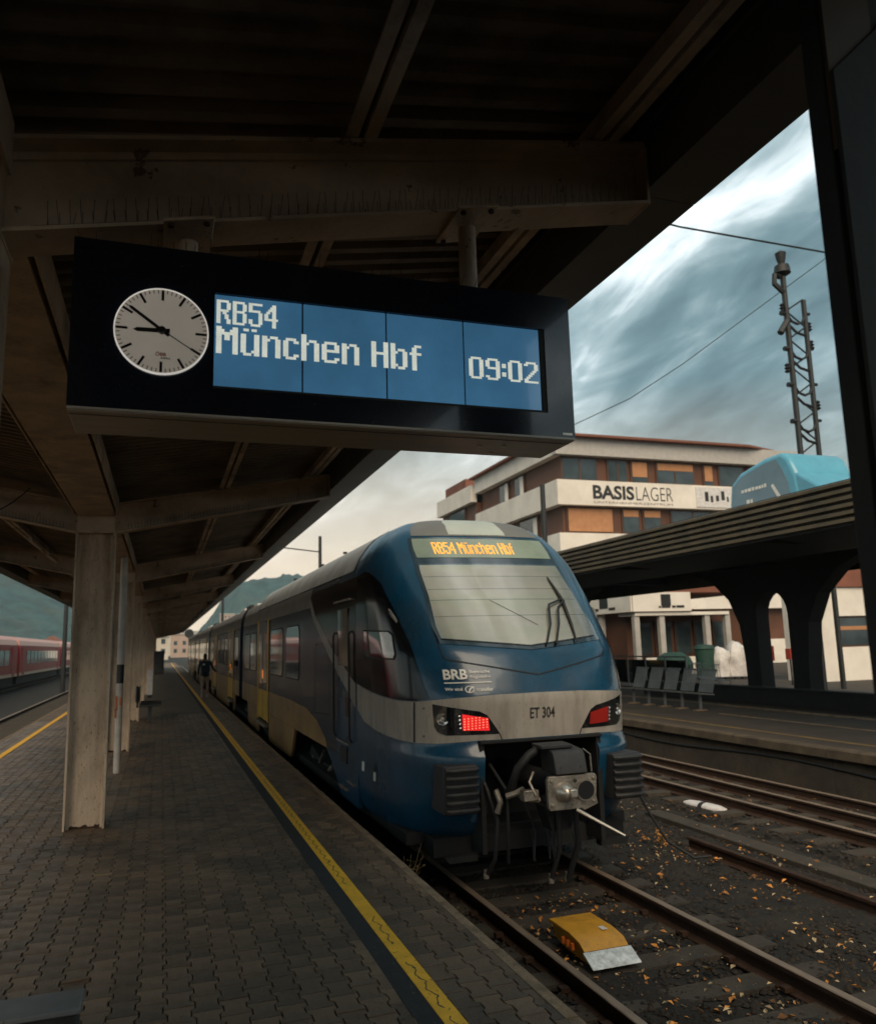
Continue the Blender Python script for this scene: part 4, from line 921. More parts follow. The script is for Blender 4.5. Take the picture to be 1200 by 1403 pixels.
for ci, (c0, c1) in enumerate(cars):
    zt_ = 4.06 if ci == 0 else 3.66
    if ci == 0:
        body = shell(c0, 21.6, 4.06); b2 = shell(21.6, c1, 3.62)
        roof_skin(10.42, 21.6, 3.44, 4.06, body); roof_skin(21.6, c1, 3.40, 3.62, body)
        for yy in (12.6, 14.6, 17.8):
            g = MB()
            for q in range(4): g.box(XC - 1.02 + q * .03, XC - .98 + q * .03, yy + q * .12, yy + q * .12 + .07, Z_RAIL + 3.93 + q * .014, Z_RAIL + 3.96 + q * .014)
            g.build('roof_vent', 'dark_steel', body).__setitem__('kind', 'stuff')
    else:
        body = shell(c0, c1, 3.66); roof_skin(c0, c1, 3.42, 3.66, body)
    yy = max(c0, 22.2) + .6
    while yy < c1 - 2:
        ln = random.uniform(1.0, 2.2); e = MB(); e.box(XC - .85, XC + .85, yy, yy + ln, Z_RAIL + 3.62, Z_RAIL + 3.66 + random.uniform(.14, .32)); e.build('roof_unit', 'dark_steel' if random.random() < .6 else 'roof_grey', body, bevel=.04)
        yy += ln + random.uniform(.4, 1.4)
    for s in (-1, 1):
        # silver cantrail, gold lower panel
        ys0 = 13.45 if ci == 0 else c0 + .02
        patch('cantrail_band', [(ys0, 3.10), (c1 - .02, 3.10), (c1 - .02, 3.425), (ys0 - (.0 if ci else .02), 3.425)], side(s, .004), 'silver_paint', body, du=3, dv=.05, flip=s > 0)
        if ci == 0:
            gp_ = [(12.05, 1.13), (12.7, 1.33), (13.68, 1.455), (15.28, 1.49), (18.66, 1.49), (18.66, 1.005), (11.9, 1.005)]
            patch('gold_panel', gp_, side(s, .004), 'gold_paint', body, du=3, dv=.2, flip=s > 0)
            patch('gold_panel', [(20.9, 1.005), (20.9, 1.49), (c1 - .02, 1.49), (c1 - .02, 1.005)], side(s, .004), 'gold_paint', body, du=3, dv=.2, flip=s > 0)
        doors = [(18.7, 20.85)] if ci == 0 else [(c0 + 2.2, c0 + 4.3), (c1 - 5.5, c1 - 3.4)]
        if ci:
            e_ = [c0 + .02] + [q for dd in doors for q in dd] + [c1 - .02]
            for a, b in zip(e_[0::2], e_[1::2]): patch('gold_panel', [(a, 1.005), (b, 1.005), (b, 1.47), (a, 1.47)], side(s, .004), 'gold_paint', body, du=3, dv=.2, flip=s > 0)
        X = XC + s * 1.44
        def slab(name, m, y0, y1, z0, z1, o0, o1, par, bevel=0.0):
            a, b = X + s * o0, X + s * o1; mb = MB(); mb.box(min(a, b), max(a, b), y0, y1, Z_RAIL + z0, Z_RAIL + z1); return mb.build(name, m, par, bevel=bevel)
        for d0, d1 in doors:
            dm = (d0 + d1) / 2
            dr = slab('door', 'dark_blue_paint', d0, d1, .80, 3.08, -.02, .010, tn, .004)
            for a, b in ((d0, d0 + .20), (d1 - .20, d1)): slab('door_pillar', 'yellow_door', a, b, .80, 3.14, .010, .022, dr)
            for a, b in ((d0 + .30, dm - .10), (dm + .10, d1 - .30)):
                slab('door_window', 'glass_black', a, b, 1.55, 2.80, .010, .016, dr)
                slab('door_lower_panel', 'yellow_door', a - .06, b + .06, .82, 1.48, .010, .015, dr)
            slab('door_button', 'orange_lamp', dm - .05, dm + .05, 1.75, 1.95, .012, .02, dr)
            slab('door_step', 'metal_dull', d0 + .1, d1 - .1, .70, .76, -.02, .10, dr)
        wins = [(14.46, 16.02), (16.52, 18.40)] if ci == 0 else []
        if ci == 0: wins += [(21.3, 22.6), (22.9, 24.4)]
        else:
            a = doors[0][1] + .35
            while a + 1.5 < doors[1][0] - .2: wins.append((a, a + 1.5)); a += 1.85
            wins += [(c0 + .5, c0 + 1.8), (c1 - 2.9, c1 - .6)]
        for a, b in wins:
            zz0, zz1 = 1.90, 2.84; r_ = .12
            pl_ = [(a + r_, zz0), (b - r_, zz0), (b, zz0 + r_), (b, zz1 - r_), (b - r_, zz1), (a + r_, zz1), (a, zz1 - r_), (a, zz0 + r_)]
            wo_ = patch('window_frame', [((p - (a + b) / 2) * 1.06 + (a + b) / 2, (q - 2.37) * 1.06 + 2.37) for p, q in pl_], side(s, .006), 'rubber', body, du=3, dv=3, flip=s > 0)
            patch('window_pane', pl_, side(s, .010), 'glass_black', wo_, du=3, dv=3, flip=s > 0)
        # skirts with wheel arches
        Y0, Y1 = (11.2 if ci == 0 else c0), c1
        bog = [(12.9, 2.7)] if ci == 0 else [(c0 + .2, 2.6)]
        segs = []
        if ci == 0: sk = [[(9.95, .50), (10.9, .50), (11.15, .62), (11.6, .86), (12.0, .998), (9.95, .998)], [(15.0, .998), (15.25, .62), (15.45, .45), (18.68, .42), (18.68, .998)], [(20.87, .998), (20.87, .42), (23.2, .45), (23.5, .998)]]
        else: sk = [[(c0 + 1.6, .998), (c0 + 1.85, .45), (c0 + 2.18, .42), (c0 + 2.18, .998)], [(c0 + 4.32, .998), (c0 + 4.32, .42), (c1 - 5.52, .42), (c1 - 5.52, .998)], [(c1 - 3.38, .998), (c1 - 3.38, .42), (c1 - 1.85, .45), (c1 - 1.6, .998)]]
        for q, pl_ in enumerate(sk):
            mb = MB(); a, b = XC + s * 1.39, XC + s * (1.436 if q or ci else 1.4385); mb.prism([(p, Z_RAIL + z) for p, z in pl_], 'x', min(a, b), max(a, b)); mb.build('skirt', 'gold_paint' if (q or ci) else 'blue_paint', tn)
    # running gear
    for by in ([13.4, 25.5] if ci == 0 else [c1 + .5] if ci < 3 else [c1 - 3]):
        bg_ = MB(); 
        for s in (-1, 1):
            bg_.prism([(by - 1.8, Z_RAIL + .50), (by + 1.8, Z_RAIL + .50), (by + 1.5, Z_RAIL + .72), (by + .5, Z_RAIL + .55), (by - .5, Z_RAIL + .55), (by - 1.5, Z_RAIL + .72)], 'x', XC + s * 1.02, XC + s * 1.14)
        bg_ = MB(); prof_ = [(by - 1.8, Z_RAIL + .50), (by - .16, Z_RAIL + .50), (by + .16, Z_RAIL + .50), (by + 1.8, Z_RAIL + .50), (by + 1.5, Z_RAIL + .72), (by + .5, Z_RAIL + .55), (by - .5, Z_RAIL + .55), (by - 1.5, Z_RAIL + .72)]
        bg_.prism(prof_, 'x', XC - 1.14, XC + 1.14)
        bo_ = bg_.build('bogie', 'under_dark', tn)
        for dy in (-1.25, 1.25):
            for s in (-1, 1):
                wm = MB(); wm.lathe([(.08, -.06), (.36, -.05), (.43, -.06), (.43, .05), (.46, .06), (.46, .09), (.05, .09)], (XC + s * .78, by + dy, Z_RAIL + .435), (-s, 0, 0), 28); wm.build('wheel', 'rail_rust', bo_)
                db = MB(); db.lathe([(0, .02), (.13, .02), (.14, -.09)], (XC + s * 1.15, by + dy, Z_RAIL + .435), (s, 0, 0), 16); db.build('axle_box', 'metal_dull', bo_)
        for s in (-1, 1):
            sp = MB(); sp.tube([(XC + s * 1.16, by - .6, Z_RAIL + .62), (XC + s * 1.18, by - .15, Z_RAIL + .40)], .05, 10); sp.build('damper', 'metal_dull', bo_); sp = MB(); sp.tube([(XC + s * 1.16, by + .2, Z_RAIL + .75), (XC + s * 1.18, by + .8, Z_RAIL + .34)], .03, 8)
            sp.build('damper', 'metal_dull', bo_)
    if ci < 3:
        bl = MB(); k = 8
        for i in range(k): bl.box(XC - 1.36 + .05 * (i % 2), XC + 1.36 - .05 * (i % 2), c1 + i / k, c1 + (i + 1) / k, Z_RAIL + 1.0, Z_RAIL + 3.5 - .05 * (i % 2))
        bl.build('gangway_bellows', 'rubber', tn, smooth=False)
# cab side details, both sides
for s in (-1, 1):
    fl_ = s > 0
    patch('cab_black_panel', [(10.03, 1.995), (10.35, 2.09), (11.5, 2.44), (12.92, 2.98), (13.39, 3.24), (13.41, 3.34), (10.03, 3.34)], side(s, .005), 'gloss_black', nose, du=.3, dv=.1, flip=fl_)
    patch('grey_stripe', [(10.03, 1.985), (10.35, 2.08), (11.5, 2.43), (12.92, 2.97), (13.39, 3.23), (13.62, 3.23), (13.02, 2.88), (11.62, 2.27), (10.5, 1.87), (10.03, 1.685)], side(s, .0055), 'grey_paint', nose, du=.3, dv=.1, flip=fl_)
    X = XC + s * 1.44
    for yy in (10.24, 11.22):
        h_ = MB(); h_.tube([(X + s * .012, yy, Z_RAIL + 1.25), (X + s * .04, yy, Z_RAIL + 1.3), (X + s * .04, yy, Z_RAIL + 2.6), (X + s * .012, yy, Z_RAIL + 2.65)], .014, 8); h_.build('grab_rail', 'dark_steel', tn)
    a, b = X + s * .002, X + s * .010
    for nm_, y0, y1, z0, z1, m in (('cab_door_window', 10.44, 11.04, 2.20, 2.95, 'glass_black'), ('cab_door_handle', 10.45, 10.62, 1.55, 1.80, 'black'), ('door_drip_rail', 10.28, 11.25, 3.05, 3.075, 'metal_dull'), ('cab_door_sill', 10.35, 11.1, 1.20, 1.225, 'metal_dull'),
                                   ('access_flap', 10.55, 10.95, .95, 1.15, 'black'), ('access_step', 10.5, 10.95, .62, .66, 'metal_dull'), ('access_step', 10.1, 10.5, .74, .76, 'metal_dull')):
        mb = MB(); o1 = .012 if 'rail' not in nm_ and 'step' not in nm_ and 'sill' not in nm_ else .03; a, b = X - s * .02, X + s * o1; mb.box(min(a, b), max(a, b), y0, y1, Z_RAIL + z0, Z_RAIL + z1); mb.build(nm_, m, tn)
    for tt, z0, z1, wd, m in ((.93, .98, 1.09, .035, 'white_print'), (.775, .93, 1.03, .028, 'white_print'), (.775, 1.04, 1.12, .02, 'black')):
        patch('sticker', [(s * tt - wd / 2, z0), (s * tt + wd / 2, z0), (s * tt + wd / 2, z1), (s * tt - wd / 2, z1)], lambda p, q: S(p, q, .007), m, nose)
    cw = [(-.83, 2.33), (-.545, 2.31), (-.53, 2.36), (-.525, 2.56), (-.55, 2.60), (-.83, 2.63)]
    cwp = cw if s < 0 else mir(cw)
    fo = patch('cab_window_frame', [((a_ - s * .68) * 1.08 + s * .68, (b_ - 2.46) * 1.12 + 2.46) for a_, b_ in cwp], lambda p, q: S(p, q, .007), 'rubber', nose)
    patch('cab_window', cwp, lambda p, q: S(p, q, .011), 'glass_black', fo)
    mr = MB(); mr.tube([S(s * .515, 2.86, .0), S(s * .50, 2.82, .022), S(s * .485, 2.76, .022), S(s * .475, 2.70, .0)], [.012, .02, .02, .012], 10); mr.build('camera_pod', 'metal_dull', tn)
    hp_ = [(11.75, 1.48), (12.9, 1.44), (12.9, 2.42), (12.75, 2.5), (11.85, 2.48), (11.75, 2.4)]
    for i in range(6):
        a_, b_ = Vector(hp_[i]), Vector(hp_[(i + 1) % 6]); dd = (b_ - a_).normalized(); nn = Vector((-dd.y, dd.x)) * .008
        patch('hatch_seam', [tuple(a_ - nn), tuple(b_ - nn), tuple(b_ + nn), tuple(a_ + nn)], side(s, .003), 'black', nose if i == 9 else tn, du=3, dv=3, flip=fl_)

# ------------------------------------------------------------------ red train on the left
rt = thing('red_train', 'red passenger train with cream roofline seen left behind the column', 'train', (-11.4, 60, Z_RAIL))
def rbox(n, m, x0, x1, y0, y1, z0, z1, par=None, bevel=0): return box(n, m, par or rt, x0, x1, y0, y1, Z_RAIL + z0, Z_RAIL + z1, bevel)
for c0, c1 in ((28, 66.5), (67.6, 93), (94, 120)):
    bd = MB(); bd.prism([(-12.8, Z_RAIL + .9), (-10.0, Z_RAIL + .9), (-9.98, Z_RAIL + 2.0), (-10.02, Z_RAIL + 3.15), (-12.78, Z_RAIL + 3.15), (-12.82, Z_RAIL + 2.0)], 'y', c0, c1); bo = bd.build('carriage_body', 'red_train', rt)
    rf = MB(); rf.prism([(-12.78, Z_RAIL + 3.152), (-10.02, Z_RAIL + 3.152), (-10.12, Z_RAIL + 3.5), (-10.5, Z_RAIL + 3.78), (-11.4, Z_RAIL + 3.9), (-12.3, Z_RAIL + 3.78), (-12.68, Z_RAIL + 3.5)], 'y', c0, c1); rf.build('roof', 'pale_red', bo)
    rbox('sole_stripe', 'cream', -9.99, -9.96, c0, c1, .92, 1.12, bo)
    rbox('underframe', 'under_dark', -12.6, -10.2, c0 + .3, c1 - .3, .3, .9, bo)
    yy = c0 + 3.2
    while yy < c1 - 4:
        rbox('window', 'glass_black', -9.985, -9.965, yy, yy + 1.7, 1.75, 2.75, bo); yy += 2.0
    for yy in (c0 + .9, c1 - 2.4): rbox('door', 'red_train', -9.985, -9.955, yy, yy + 1.3, .95, 3.0, bo)
rbox('gangway', 'rubber', -12.5, -10.2, 66.5, 67.6, .9, 3.3)

# ------------------------------------------------------------------ things on the platform
pp = thing('marker_pole', 'slim white pole with black band and orange paint beside the second column', 'pole', (-.62, 14.2, 0))
q = MB(); q.tube([(-.62, 14.2, 0), (-.62, 14.2, 3.48)], .055, 16); q.build('pole_tube', 'white_post', pp)
q = MB(); q.tube([(-.62, 14.2, 1.40), (-.62, 14.2, 1.70)], .0575, 16); q.build('black_band', 'black', pp)
for a, z0, z1 in ((-.04, .98, 1.2), (.02, 1.05, 1.18), (-.05, .86, 1.0)):
    q = MB(); q.box(-.62 + a - .012, -.62 + a + .012, 14.2 - .062, 14.2 - .052, z0, z1); q.build('orange_mark', 'orange_plastic', pp)
bn = thing('bench', 'dark metal bench beside the platform columns', 'bench', (-.2, 24.6, 0))
box('seat', 'bench_metal', bn, -.52, .05, 23.4, 25.6, .42, .47, .01); box('backrest', 'bench_metal', bn, -.62, -.58, 23.4, 25.6, .55, .95, .01)
for yy in (23.6, 25.4): 
    box('leg', 'bench_metal', bn, -.30, -.22, yy - .04, yy + .04, 0, .42); box('back_support', 'bench_metal', bn, -.60, -.54, yy - .03, yy + .03, .40, .9)
cb_ = thing('grey_cabinet', 'grey-green cabinet at the far end of the platform', 'cabinet', (-.3, 72, 0)); box('cabinet_body', 'bench_metal', cb_, -.85, .25, 71.6, 72.4, .08, 1.9, .02); box('plinth', 'concrete', cb_, -.8, .2, 71.65, 72.35, 0, .08); box('cabinet_door', 'bench_metal', cb_, -.78, .18, 71.57, 71.598, .2, 1.8, .005)
wb_ = thing('white_board', 'small white board standing by a distant column', 'board', (-.42, 36, 0)); box('panel', 'white_plastic', wb_, -.52, -.30, 35.9, 35.95, .12, 1.15, .005); box('foot', 'dark_steel', wb_, -.50, -.32, 35.8, 36.05, 0, .12)
db_ = thing('dark_box', 'low dark box with grey lid in the near corner of the platform', 'box', (-.7, 3.98, 0))
box('box_body', 'dark_steel', db_, -1.5, -.29, 3.90, 4.08, 0, .43, .006); box('lid', 'box_top', db_, -1.52, -.275, 3.88, 4.10, .43, .455, .006); box('latch', 'metal_light', db_, -.64, -.56, 3.872, 3.88, .445, .452)
rp_ = thing('steel_post', 'dark steel post at the right edge, close to the camera', 'post', (1.62, 1.32, 0))
box('post_shaft', 'dark_steel', rp_, 1.50, 1.90, 1.352, 1.41, 0, 4.3, .004); box('front_plate', 'brown_panel', rp_, 1.505, 1.66, 1.338, 1.350, 3.05, 4.3)
q = MB(); q.prism([(1.505, 0), (1.895, 0), (1.895, 3.62), (1.66, 3.40), (1.505, 3.25)], 'y', 1.325, 1.337); q.build('cladding', 'dark_steel', rp_)
# rerailing ramp
yr = thing('track_ramp', 'yellow steel ramp with a silver lip lying between the rails', 'ramp', (3.46, 6.4, -.66))
prof = [(6.02, -.655), (6.03, -.635), (6.22, -.535), (6.42, -.50), (6.76, -.50), (6.80, -.52), (6.80, -.58), (6.60, -.655)]
def ramp_top():
    q = MB(); q.prism([(6.16, -.575), (6.24, -.525), (6.42, -.50), (6.78, -.50), (6.80, -.515), (6.80, -.53), (6.42, -.52), (6.24, -.545)], 'x', 3.27, 3.68); return q
ramp_top().build('deck', 'ramp_yellow', yr, bevel=.004)
q = MB(); q.prism([(6.0, -.655), (6.01, -.645), (6.158, -.574), (6.158, -.60)], 'x', 3.255, 3.695); q.build('lip', 'ramp_silver', yr, bevel=.003)
for x in (3.285, 3.655): 
    q = MB(); q.prism([(6.06, -.655), (6.25, -.56), (6.42, -.522), (6.76, -.522), (6.70, -.62), (6.5, -.655)], 'x', x, x + .012); q.build('side_plate', 'ramp_yellow', yr)
for yy in (6.42, 6.50, 6.34): 
    q = MB(); q.tube([(3.262, yy, -.56), (3.262, yy, -.61)], .018, 8); q.build('buffer_pad', 'orange_plastic', yr)
q = MB(); q.box(3.55, 3.60, 6.35, 6.43, -.4985, -.4965); q.build('label_plate', 'white_plastic', yr)
for x in (3.31, 3.42, 3.53, 3.64):
    q = MB(); q.lathe([(.008, 0), (.007, .004)], (x, 6.21, -.549), (0, -.3, 1), 8); q.build('rivet', 'rail_rust', yr)
# point motor cover
sw = thing('point_machine', 'small white rounded cover beside the far rails', 'cover', (8.05, 10.9, -.74))
q = MB(); q.lathe([(0, -.42), (.07, -.40), (.10, -.30), (.11, -.1), (.11, .15), (.09, .32), (.05, .40), (0, .42)], (8.02, 10.95, -.68), (-.15, 1, 0), 20); q.build('cover_shell', 'white_plastic', sw)
q = MB(); q.lathe([(.113, -.04), (.115, .0), (.113, .04)], (8.02, 10.95, -.68), (-.15, 1, 0), 20); q.build('dark_band', 'dark_steel', sw)
sw.scale = (1, 1, .6)
# weeds at the platform foot
for k, (wx, wy, lab) in enumerate(((2.34, 8.05, 'dry branching weed growing at the foot of the platform edge'), (2.55, 7.35, 'low brown weed beside the near rail'), (6.15, 9.35, 'tuft of orange dry leaves at the end of the loose rail'))):
    wd = thing('weed', lab, 'plant', (wx, wy, -.74), 'weeds by the track'); stem = MB(); lf = MB()
    H = (.70, .34, .22)[k]
    for i in range((7, 6, 8)[k]):
        a = random.uniform(0, 6.28); ln = H * random.uniform(.6, 1.0); p = [Vector((wx, wy, -.74)) + Vector((math.cos(a) * ln * .38 * t ** 1.5, math.sin(a) * ln * .38 * t ** 1.5, ln * t)) for t in np.linspace(0, 1, 5)]
        stem.tube(p, [.006, .005, .004, .003, .002], 5)
        for j in range(12):
            t = random.uniform(.35, 1); b = p[int(t * 4)]; c = b + Vector((random.gauss(0, .035), random.gauss(0, .035), random.gauss(.01, .03))); s = random.uniform(.008, .02)
            u = Vector((random.gauss(0, 1), random.gauss(0, 1), random.gauss(0, 1))).normalized(); v_ = u.orthogonal().normalized()
            lf.add([c - u * s, c + v_ * s * .6, c + u * s, c - v_ * s * .6], [(0, 1, 2, 3)]); stem.tube([b, c], .0015, 3, False)
    stem.build('stem', 'weed', wd); tag(lf.build('leaves', 'weed' if k < 2 else 'leaf_orange', wd, smooth=False), kind='stuff')
# a few leaves on the platform
for x, yy, a, lab in ((-.02, 4.72, .3, 'orange leaf lying on the paving near the middle'), (-.42, 5.5, -.2, 'long orange leaf on the paving near the left edge')):
    q = MB(); L_ = .12; q.add([(x - L_, yy, .006), (x, yy - .014, .012), (x + L_, yy + .01, .008), (x, yy + .016, .005)], [(0, 1, 2, 3)]); o = q.build('leaf', 'leaf_orange', None); tag(o, lab, 'leaf', 'leaves on the platform')

# person walking along the platform
def person(x, y0):
    pr = thing('person', 'person in dark jacket and beige trousers walking away beside the train', 'person', (x, y0, 0))
    J = {'pel': (0, 0, .93, .15), 'bel': (0, 0, 1.10, .155), 'che': (0, .01, 1.32, .175), 'nek': (0, .02, 1.50, .065), 'hed': (0, .03, 1.60, .085), 'top': (0, .02, 1.70, .09), 'crn': (0, .02, 1.76, .05),
         'ls': (-.19, 0, 1.42, .075), 'le': (-.25, -.03, 1.14, .058), 'lh': (-.24, .04, .90, .04), 'rs': (.19, 0, 1.42, .075), 're': (.30, .02, 1.16, .058), 'rh': (.46, .12, 1.00, .04),
         'lt': (-.10, 0, .86, .105), 'lk': (-.10, -.06, .48, .072), 'la': (-.10, .02, .10, .05), 'lf': (-.10, -.12, .04, .045), 'rt': (.10, 0, .86, .105), 'rk': (.11, .10, .48, .072), 'ra': (.11, .16, .10, .05), 'rf': (.11, .02, .04, .045)}
    E_ = [('pel', 'bel'), ('bel', 'che'), ('che', 'nek'), ('nek', 'hed'), ('hed', 'top'), ('top', 'crn'), ('che', 'ls'), ('ls', 'le'), ('le', 'lh'), ('che', 'rs'), ('rs', 're'), ('re', 'rh'), ('pel', 'lt'), ('lt', 'lk'), ('lk', 'la'), ('la', 'lf'), ('pel', 'rt'), ('rt', 'rk'), ('rk', 'ra'), ('ra', 'rf')]
    ks = list(J); me = bpy.data.meshes.new('body'); me.from_pydata([J[k][:3] for k in ks], [(ks.index(a), ks.index(b)) for a, b in E_], [])
    o = bpy.data.objects.new('body', me); COL.objects.link(o); md = o.modifiers.new('skin', 'SKIN'); md.use_smooth_shade = True; o.modifiers.new('sub', 'SUBSURF').levels = 1
    for i, k in enumerate(ks): me.skin_vertices[0].data[i].radius = (J[k][3], J[k][3] * .85); me.skin_vertices[0].data[i].use_root = (k == 'pel')
    dg = bpy.context.evaluated_depsgraph_get(); dg.update(); m2 = bpy.data.meshes.new_from_object(o.evaluated_get(dg)); bpy.data.objects.remove(o)
    for nm_ in ('jacket', 'trousers', 'skin', 'hair', 'shoe'): m2.materials.append(M[nm_])
    for p in m2.polygons:
        c = p.center; arm = abs(c.x) > .205
        if arm: p.material_index = 0 if not ((c.x < 0 and c.z < .95) or c.x > .43) else 2
        elif c.z > 1.60 or (c.z > 1.50 and c.y < .04): p.material_index = 3
        elif c.z > 1.46: p.material_index = 2
        elif c.z > .86: p.material_index = 0
        elif c.z > .10: p.material_index = 1
        else: p.material_index = 4
        p.use_smooth = True
    b = bpy.data.objects.new('body', m2); COL.objects.link(b); b.parent = pr
    bk = MB(); bk.box(x - .17, x + .17, y0 - .30, y0 - .13, 1.02, 1.46); tag(bk.build('backpack', 'jacket', pr, bevel=.05)); q = MB(); q.box(x - .10, x - .03, y0 - .305, y0 - .30, 1.30, 1.36); q.build('backpack_badge', 'white_print', pr)
person(1.66, 33.5)

# ------------------------------------------------------------------ far platform
p2 = thing('far_platform', 'second platform beyond the tracks with a weathered concrete edge wall', None, (0, 0, 0), kind='structure')
box('platform_base', 'far_paving_shaded', p2, 10.78, 70, -10, 44, -.9, 0)
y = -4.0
wm_ = MB().box(0, .12, .008, 2.992, -.95, -.16).mesh('wall_block', 'far_wall_shaded'); cm_ = MB().prism([(-.10, -.158), (.13, -.158), (.13, .002), (-.08, .002), (-.10, -.02)], 'y', .005, 2.995).mesh('edge_slab', 'far_edge_shaded')
while y < 46:
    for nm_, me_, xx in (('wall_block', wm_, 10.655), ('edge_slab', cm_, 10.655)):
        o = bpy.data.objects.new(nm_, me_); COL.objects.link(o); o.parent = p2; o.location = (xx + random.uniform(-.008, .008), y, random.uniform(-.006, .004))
    y += 3.0
q = MB(); q.tube([(10.645, yy, -.35 - .05 * math.sin(yy * .9)) for yy in np.arange(3, 30, .6)], .022, 6); q.build('cable', 'rubber', p2)
box('yellow_line', 'far_yellow_dimmed', p2, 11.30, 11.42, -10, 44, -.01, .004)
box('paving_strip', 'coping', p2, 14.6, 14.85, -10, 24, -.01, .02); box('paving_strip', 'coping', p2, 13.05, 13.15, -10, 17, -.01, .006)
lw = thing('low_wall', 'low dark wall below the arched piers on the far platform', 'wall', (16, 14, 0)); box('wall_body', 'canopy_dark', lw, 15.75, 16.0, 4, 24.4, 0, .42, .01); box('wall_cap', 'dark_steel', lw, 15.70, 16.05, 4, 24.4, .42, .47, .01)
# far canopy
c2 = thing('far_canopy', 'dark canopy with a ribbed brown fascia over the far platform', 'canopy', (14.5, 18, 0))
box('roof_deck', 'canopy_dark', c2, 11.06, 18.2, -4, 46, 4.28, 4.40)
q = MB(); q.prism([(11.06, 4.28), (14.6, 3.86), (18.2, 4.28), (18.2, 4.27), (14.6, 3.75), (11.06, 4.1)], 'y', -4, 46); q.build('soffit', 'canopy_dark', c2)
for i in range(6):
    z0 = 3.74 + i * .128; q = MB(); q.prism([(11.05, z0), (10.97, z0 + .02), (10.97, z0 + .075), (11.05, z0 + .105)], 'y', -4, 46); q.build('fascia_rib', 'ribbed', c2, smooth=False)
box('fascia_back', 'canopy_dark', c2, 11.051, 11.09, -4, 46, 3.70, 4.50)
box('rear_fascia', 'ribbed', c2, 18.2, 18.26, -4, 46, 3.62, 4.3)
for yy in np.arange(8, 44, 6.0): box('cross_beam', 'canopy_dark', c2, 11.1, 18.1, yy, yy + .16, 3.86, 4.12)
def pier(yc):
    h = []
    a0 = [(yc - 1.20, 0), (yc - 1.32, 1.6), (yc - 1.75, 2.7), (yc - 2.6, 3.5), (yc - 3.2, 3.86)]
    out = a0[::-1]; 
    outer_l = [(yc - 3.4, 3.86), (yc - 2.5, 3.55), (yc - 1.75, 2.95), (yc - 1.35, 2.2), (yc - 1.22, 1.2), (yc - 1.18, 0)]
    arch = [(yc - .60, 0), (yc - .62, 1.6)] + [(yc - .62 * math.cos(a), 2.45 + .66 * math.sin(a)) for a in np.linspace(0, math.pi, 11)] + [(yc + .62, 1.6), (yc + .60, 0)]
    outer_r = [(2 * yc - p, z) for p, z in outer_l[::-1]]
    poly = outer_l + arch + outer_r
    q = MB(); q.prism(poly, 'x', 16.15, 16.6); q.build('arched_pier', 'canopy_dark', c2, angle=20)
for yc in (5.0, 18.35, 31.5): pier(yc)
# blue shell on the far canopy, a solid shape added for a reflection
bs = thing('reflection_shell', 'light blue rounded shell added for a reflection above the far canopy roof', 'housing', (13.2, 14, 4.4))
prof = [(15.75, 4.42), (15.80, 5.0), (15.70, 5.5), (15.35, 5.72), (14.5, 5.90), (13.95, 5.92), (13.75, 5.75), (13.55, 5.3), (13.45, 4.42)]
q = MB(); q.prism(prof, 'x', 12.95, 14.6); q.build('shell_body', 'reflection_shell', bs, bevel=.10, seg=3)
pr2 = [(p, z) for p, z in [(15.62, 4.5), (15.66, 5.0), (15.58, 5.42), (15.28, 5.60), (14.5, 5.76), (14.1, 5.78), (13.98, 5.6), (13.8, 5.2), (13.72, 4.5)]]
q = MB(); q.prism(pr2, 'x', 12.93, 12.949); q.build('front_panel', 'reflection_shell_grey', bs)
q = MB(); q.prism([(13.6, 4.42), (13.7, 5.45), (13.0, 5.0), (12.2, 4.85), (12.0, 4.42)], 'x', 12.97, 14.3); q.build('rear_skirt', 'reflection_shell', bs, bevel=.06)
for y0, y1, z0, z1 in ((14.45, 15.3, 5.22, 5.31), (14.95, 15.15, 4.75, 5.05)):
    q = MB(); x_ = y1
    while x_ > y0: wdt = random.uniform(.05, .11); q.box(12.924, 12.931, x_ - wdt, x_, z0, z1 - random.uniform(0, .03)); x_ -= wdt + .03
    q.build('white_print', 'white_print', bs)
q = MB(); q.prism([(14.25, 5.25), (14.0, 4.85), (14.08, 4.82), (14.32, 5.22)], 'x', 12.924, 12.931); q.build('white_print', 'white_print', bs)
# row of mesh seats
stt = None
for i in range(5):
    yy = 17.6 + i * .78; se = thing('mesh_seat', ('metal mesh seat, nearest the camera in the row on the far platform', 'metal mesh seat, second from the near end of its row', 'metal mesh seat in the middle of its row of five', 'metal mesh seat, fourth from the near end of its row', 'metal mesh seat at the far end of its row, beside the train')[i], 'seat', (13.2, yy, 0), 'mesh seats on the far platform')
    b_ = MB(); b_.prism([(12.98, .44), (13.46, .40), (13.46, .43), (12.98, .47)], 'y', yy, yy + .6); b_.build('seat', 'mesh_metal', se)
    b_ = MB()
    for k in range(9): b_.prism([(13.40 + .0 * k, .46), (13.42, .46), (13.60, 1.02), (13.58, 1.02)], 'y', yy + .02 + k * .067, yy + .045 + k * .067)
    b_.build('backrest', 'mesh_metal', se); b_ = MB(); b_.prism([(13.58, 1.0), (13.62, 1.0), (13.62, 1.05), (13.58, 1.05)], 'y', yy, yy + .6); b_.build('top_rail', 'mesh_metal', se)
    box('leg', 'mesh_metal', se, 13.2, 13.26, yy + .27, yy + .33, 0, .42); box('foot', 'coping', se, 13.05, 13.4, yy + .24, yy + .36, 0, .04)
